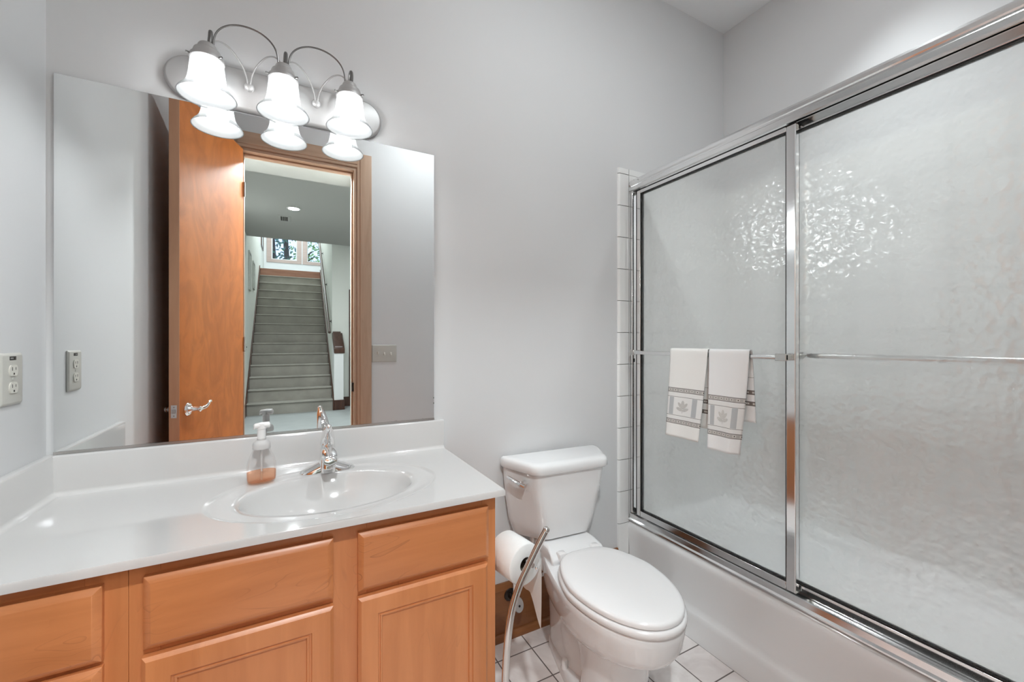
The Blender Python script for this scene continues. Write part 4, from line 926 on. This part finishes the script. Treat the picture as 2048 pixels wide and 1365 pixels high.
build('casing', MB().box((.985, my(8.34)-.10, 0), (1.045, my(8.34)+.016, 2.19)).box((1.74, my(8.34)-.10, 0), (1.80, my(8.34)+.016, 2.19)).box((1.045, my(8.34)-.10, 2.13), (1.74, my(8.34)+.016, 2.19)), M['darkwood'], hd_)
build('door_leaf', MB().box((1.046, my(8.34)-.06, .01), (1.739, my(8.34)-.02, 2.128)), M['darkwood'], hd_)
# hall fittings
downlight('recessed_or_fill_light', 'unseen fill light added in the high ceiling at the top of the stairs', .25, BKY+1.1, 5.6, LANDING_FILL, None, .1, (.86,.96,1))  # added to brighten the landing wall
downlight('recessed_or_fill_light', 'unseen fill light added in the high ceiling halfway up the stairs', .10, my(10.6), 5.6, LANDING_FILL*2.0, None, .1, (.86,.97,1))  # added to light the steps from above
downlight('recessed_or_fill_light', 'lit round recessed light in the hall ceiling, seen in the mirror', .049, my(6.217), HC, HALL, None)
downlight('recessed_or_fill_light', 'unseen fill light added in the hall ceiling close to the doorway', .9, my(5.0), HC, HALL, None)  # added out of view as extra hall light
downlight('recessed_or_fill_light', 'unseen fill light added in the low ceiling just outside the doorway', .05, YF-.34, 2.55, ENTRY_FILL, None, .055)  # added as fill for the cabinet fronts, hidden by the door head
vn = thing('air_vent', 'small dark slotted air vent in the hall ceiling', 'vent', (-.068, my(6.79), HC))
build('frame', MB().box((-.150, my(6.93), HC-.006), (.014, my(6.65), HC-.0003)), M['hallceil'], vn, bevel=.002)
build('grille', MB().box((-.112, my(6.90), HC-.0075), (-.024, my(6.68), HC-.0062)), M['slot'], vn)
for i in range(3): build('louvre', MB().box((-.112+.022*(i+1)-.0025, my(6.895), HC-.0095), (-.112+.022*(i+1)+.0025, my(6.685), HC-.0077)), M['grille'], vn)
hs = thing('switch_plate', 'small switch plate on the left hall wall by the stair foot', 'light switch', (HL, my(8.06), 1.12))
build('plate', MB().box((HL+.0003, my(8.06)-.036, 1.065), (HL+.006, my(8.06)+.036, 1.178)), M['plate'], hs, bevel=.002)
build('toggle', MB().box((HL+.006, my(8.06)-.005, 1.11), (HL+.014, my(8.06)+.005, 1.13)), M['slot'], hs)
M['frame'] = simple('pale grey frame', (.50,.51,.48), .5); M['mat_board'] = simple('pale picture board', (.62,.64,.61), .6, noise=.1, nscale=9)
for lab, ya, yb4, za, zb4 in (('pale framed picture on the left stair wall, lower one', 8.50, 8.90, 2.12, 2.80), ('pale framed picture on the left stair wall, middle one', 9.40, 9.80, 2.24, 2.77), ('dark edged framed picture high on the left stair wall near the windows', 12.1, 12.9, 3.62, 4.6)):
    pf = thing('picture_frame', lab, 'picture', (HL, my((ya+yb4)/2), za), group='pictures on the stair wall')
    a, b = my(yb4), my(ya); t = .03
    build('frame', MB().box((HL+.0004, a, za), (HL+.022, a+t, zb4)).box((HL+.0004, b-t, za), (HL+.022, b, zb4)).box((HL+.0004, a+t, za), (HL+.022, b-t, za+t)).box((HL+.0004, a+t, zb4-t), (HL+.022, b-t, zb4)), M['frame'] if yb4 < 11 else M['darkwood'], pf)
    build('picture', MB().box((HL+.0004, a+t, za+t), (HL+.010, b-t, zb4-t)), M['mat_board'], pf)

# ------------------------------------------------------------------ trees outside the windows
GZ = -.5
struct('ground', bx((-16, BKY-45, GZ-.1), (16, BKY-.5, GZ)), M['lawn'], 'grassy ground outside the windows')
def tree(label, x, y, h, r, m, seed, fol, spread):
    random.seed(seed)
    e = thing('tree', label, 'tree', (x, y, GZ), group='trees outside the stair windows')
    tk_ = MB().tube(bez([(x, y, GZ), (x+.08, y, GZ+h*.4), (x-.05, y+.05, GZ+h*.75), (x, y, GZ+h)], 6), [r*(1-.6*i/18) for i in range(19)], 10)
    for k in range(10):
        z = GZ + h*random.uniform(.4, .9); a = random.uniform(0, 2*pi); l = random.uniform(.4, .8)
        tk_.tube([(x, y, z), (x+cos(a)*l*.5, y+sin(a)*l*.5, z+.25), (x+cos(a)*l, y+sin(a)*l, z+.35)], [r*.3, r*.2, r*.08], 6)
    build('trunk', tk_, M['bark'], e)
    lv_ = MB()
    for k in range(fol):
        z = GZ + h*random.uniform(.38, 1.02); a = random.uniform(0, 2*pi); l = min(spread, abs(random.gauss(0, spread*.6)) + .12)
        c = Vector((x + l*cos(a), y + l*sin(a), z)); s = random.uniform(.05, .12)
        u = Vector((random.gauss(0,1), random.gauss(0,1), random.gauss(0,1))).normalized(); w = u.orthogonal().normalized()
        lv_.add([c-u*s, c+w*s*.45, c+u*s, c-w*s*.45], [(0,1,2,3)])
    build('foliage', lv_, m, e, smooth=False, recalc=False)
tree('slim dark trunked tree outside the left window', -.55, BKY-5.0, 8.5, .11, M['leaf_dark'], 3, 420, .8)
tree('second slim dark trunked tree outside the left window, leafier', -.12, BKY-7.2, 9.0, .15, M['leaf_dark'], 4, 480, .9)
tree('sunny bright green tree between the two windows', .75, BKY-9.6, 8.2, .13, M['leaf'], 5, 800, 1.1)
tree('bright green leafy tree outside the right window', 1.65, BKY-5.8, 9.0, .16, M['leaf'], 6, 900, 1.1)
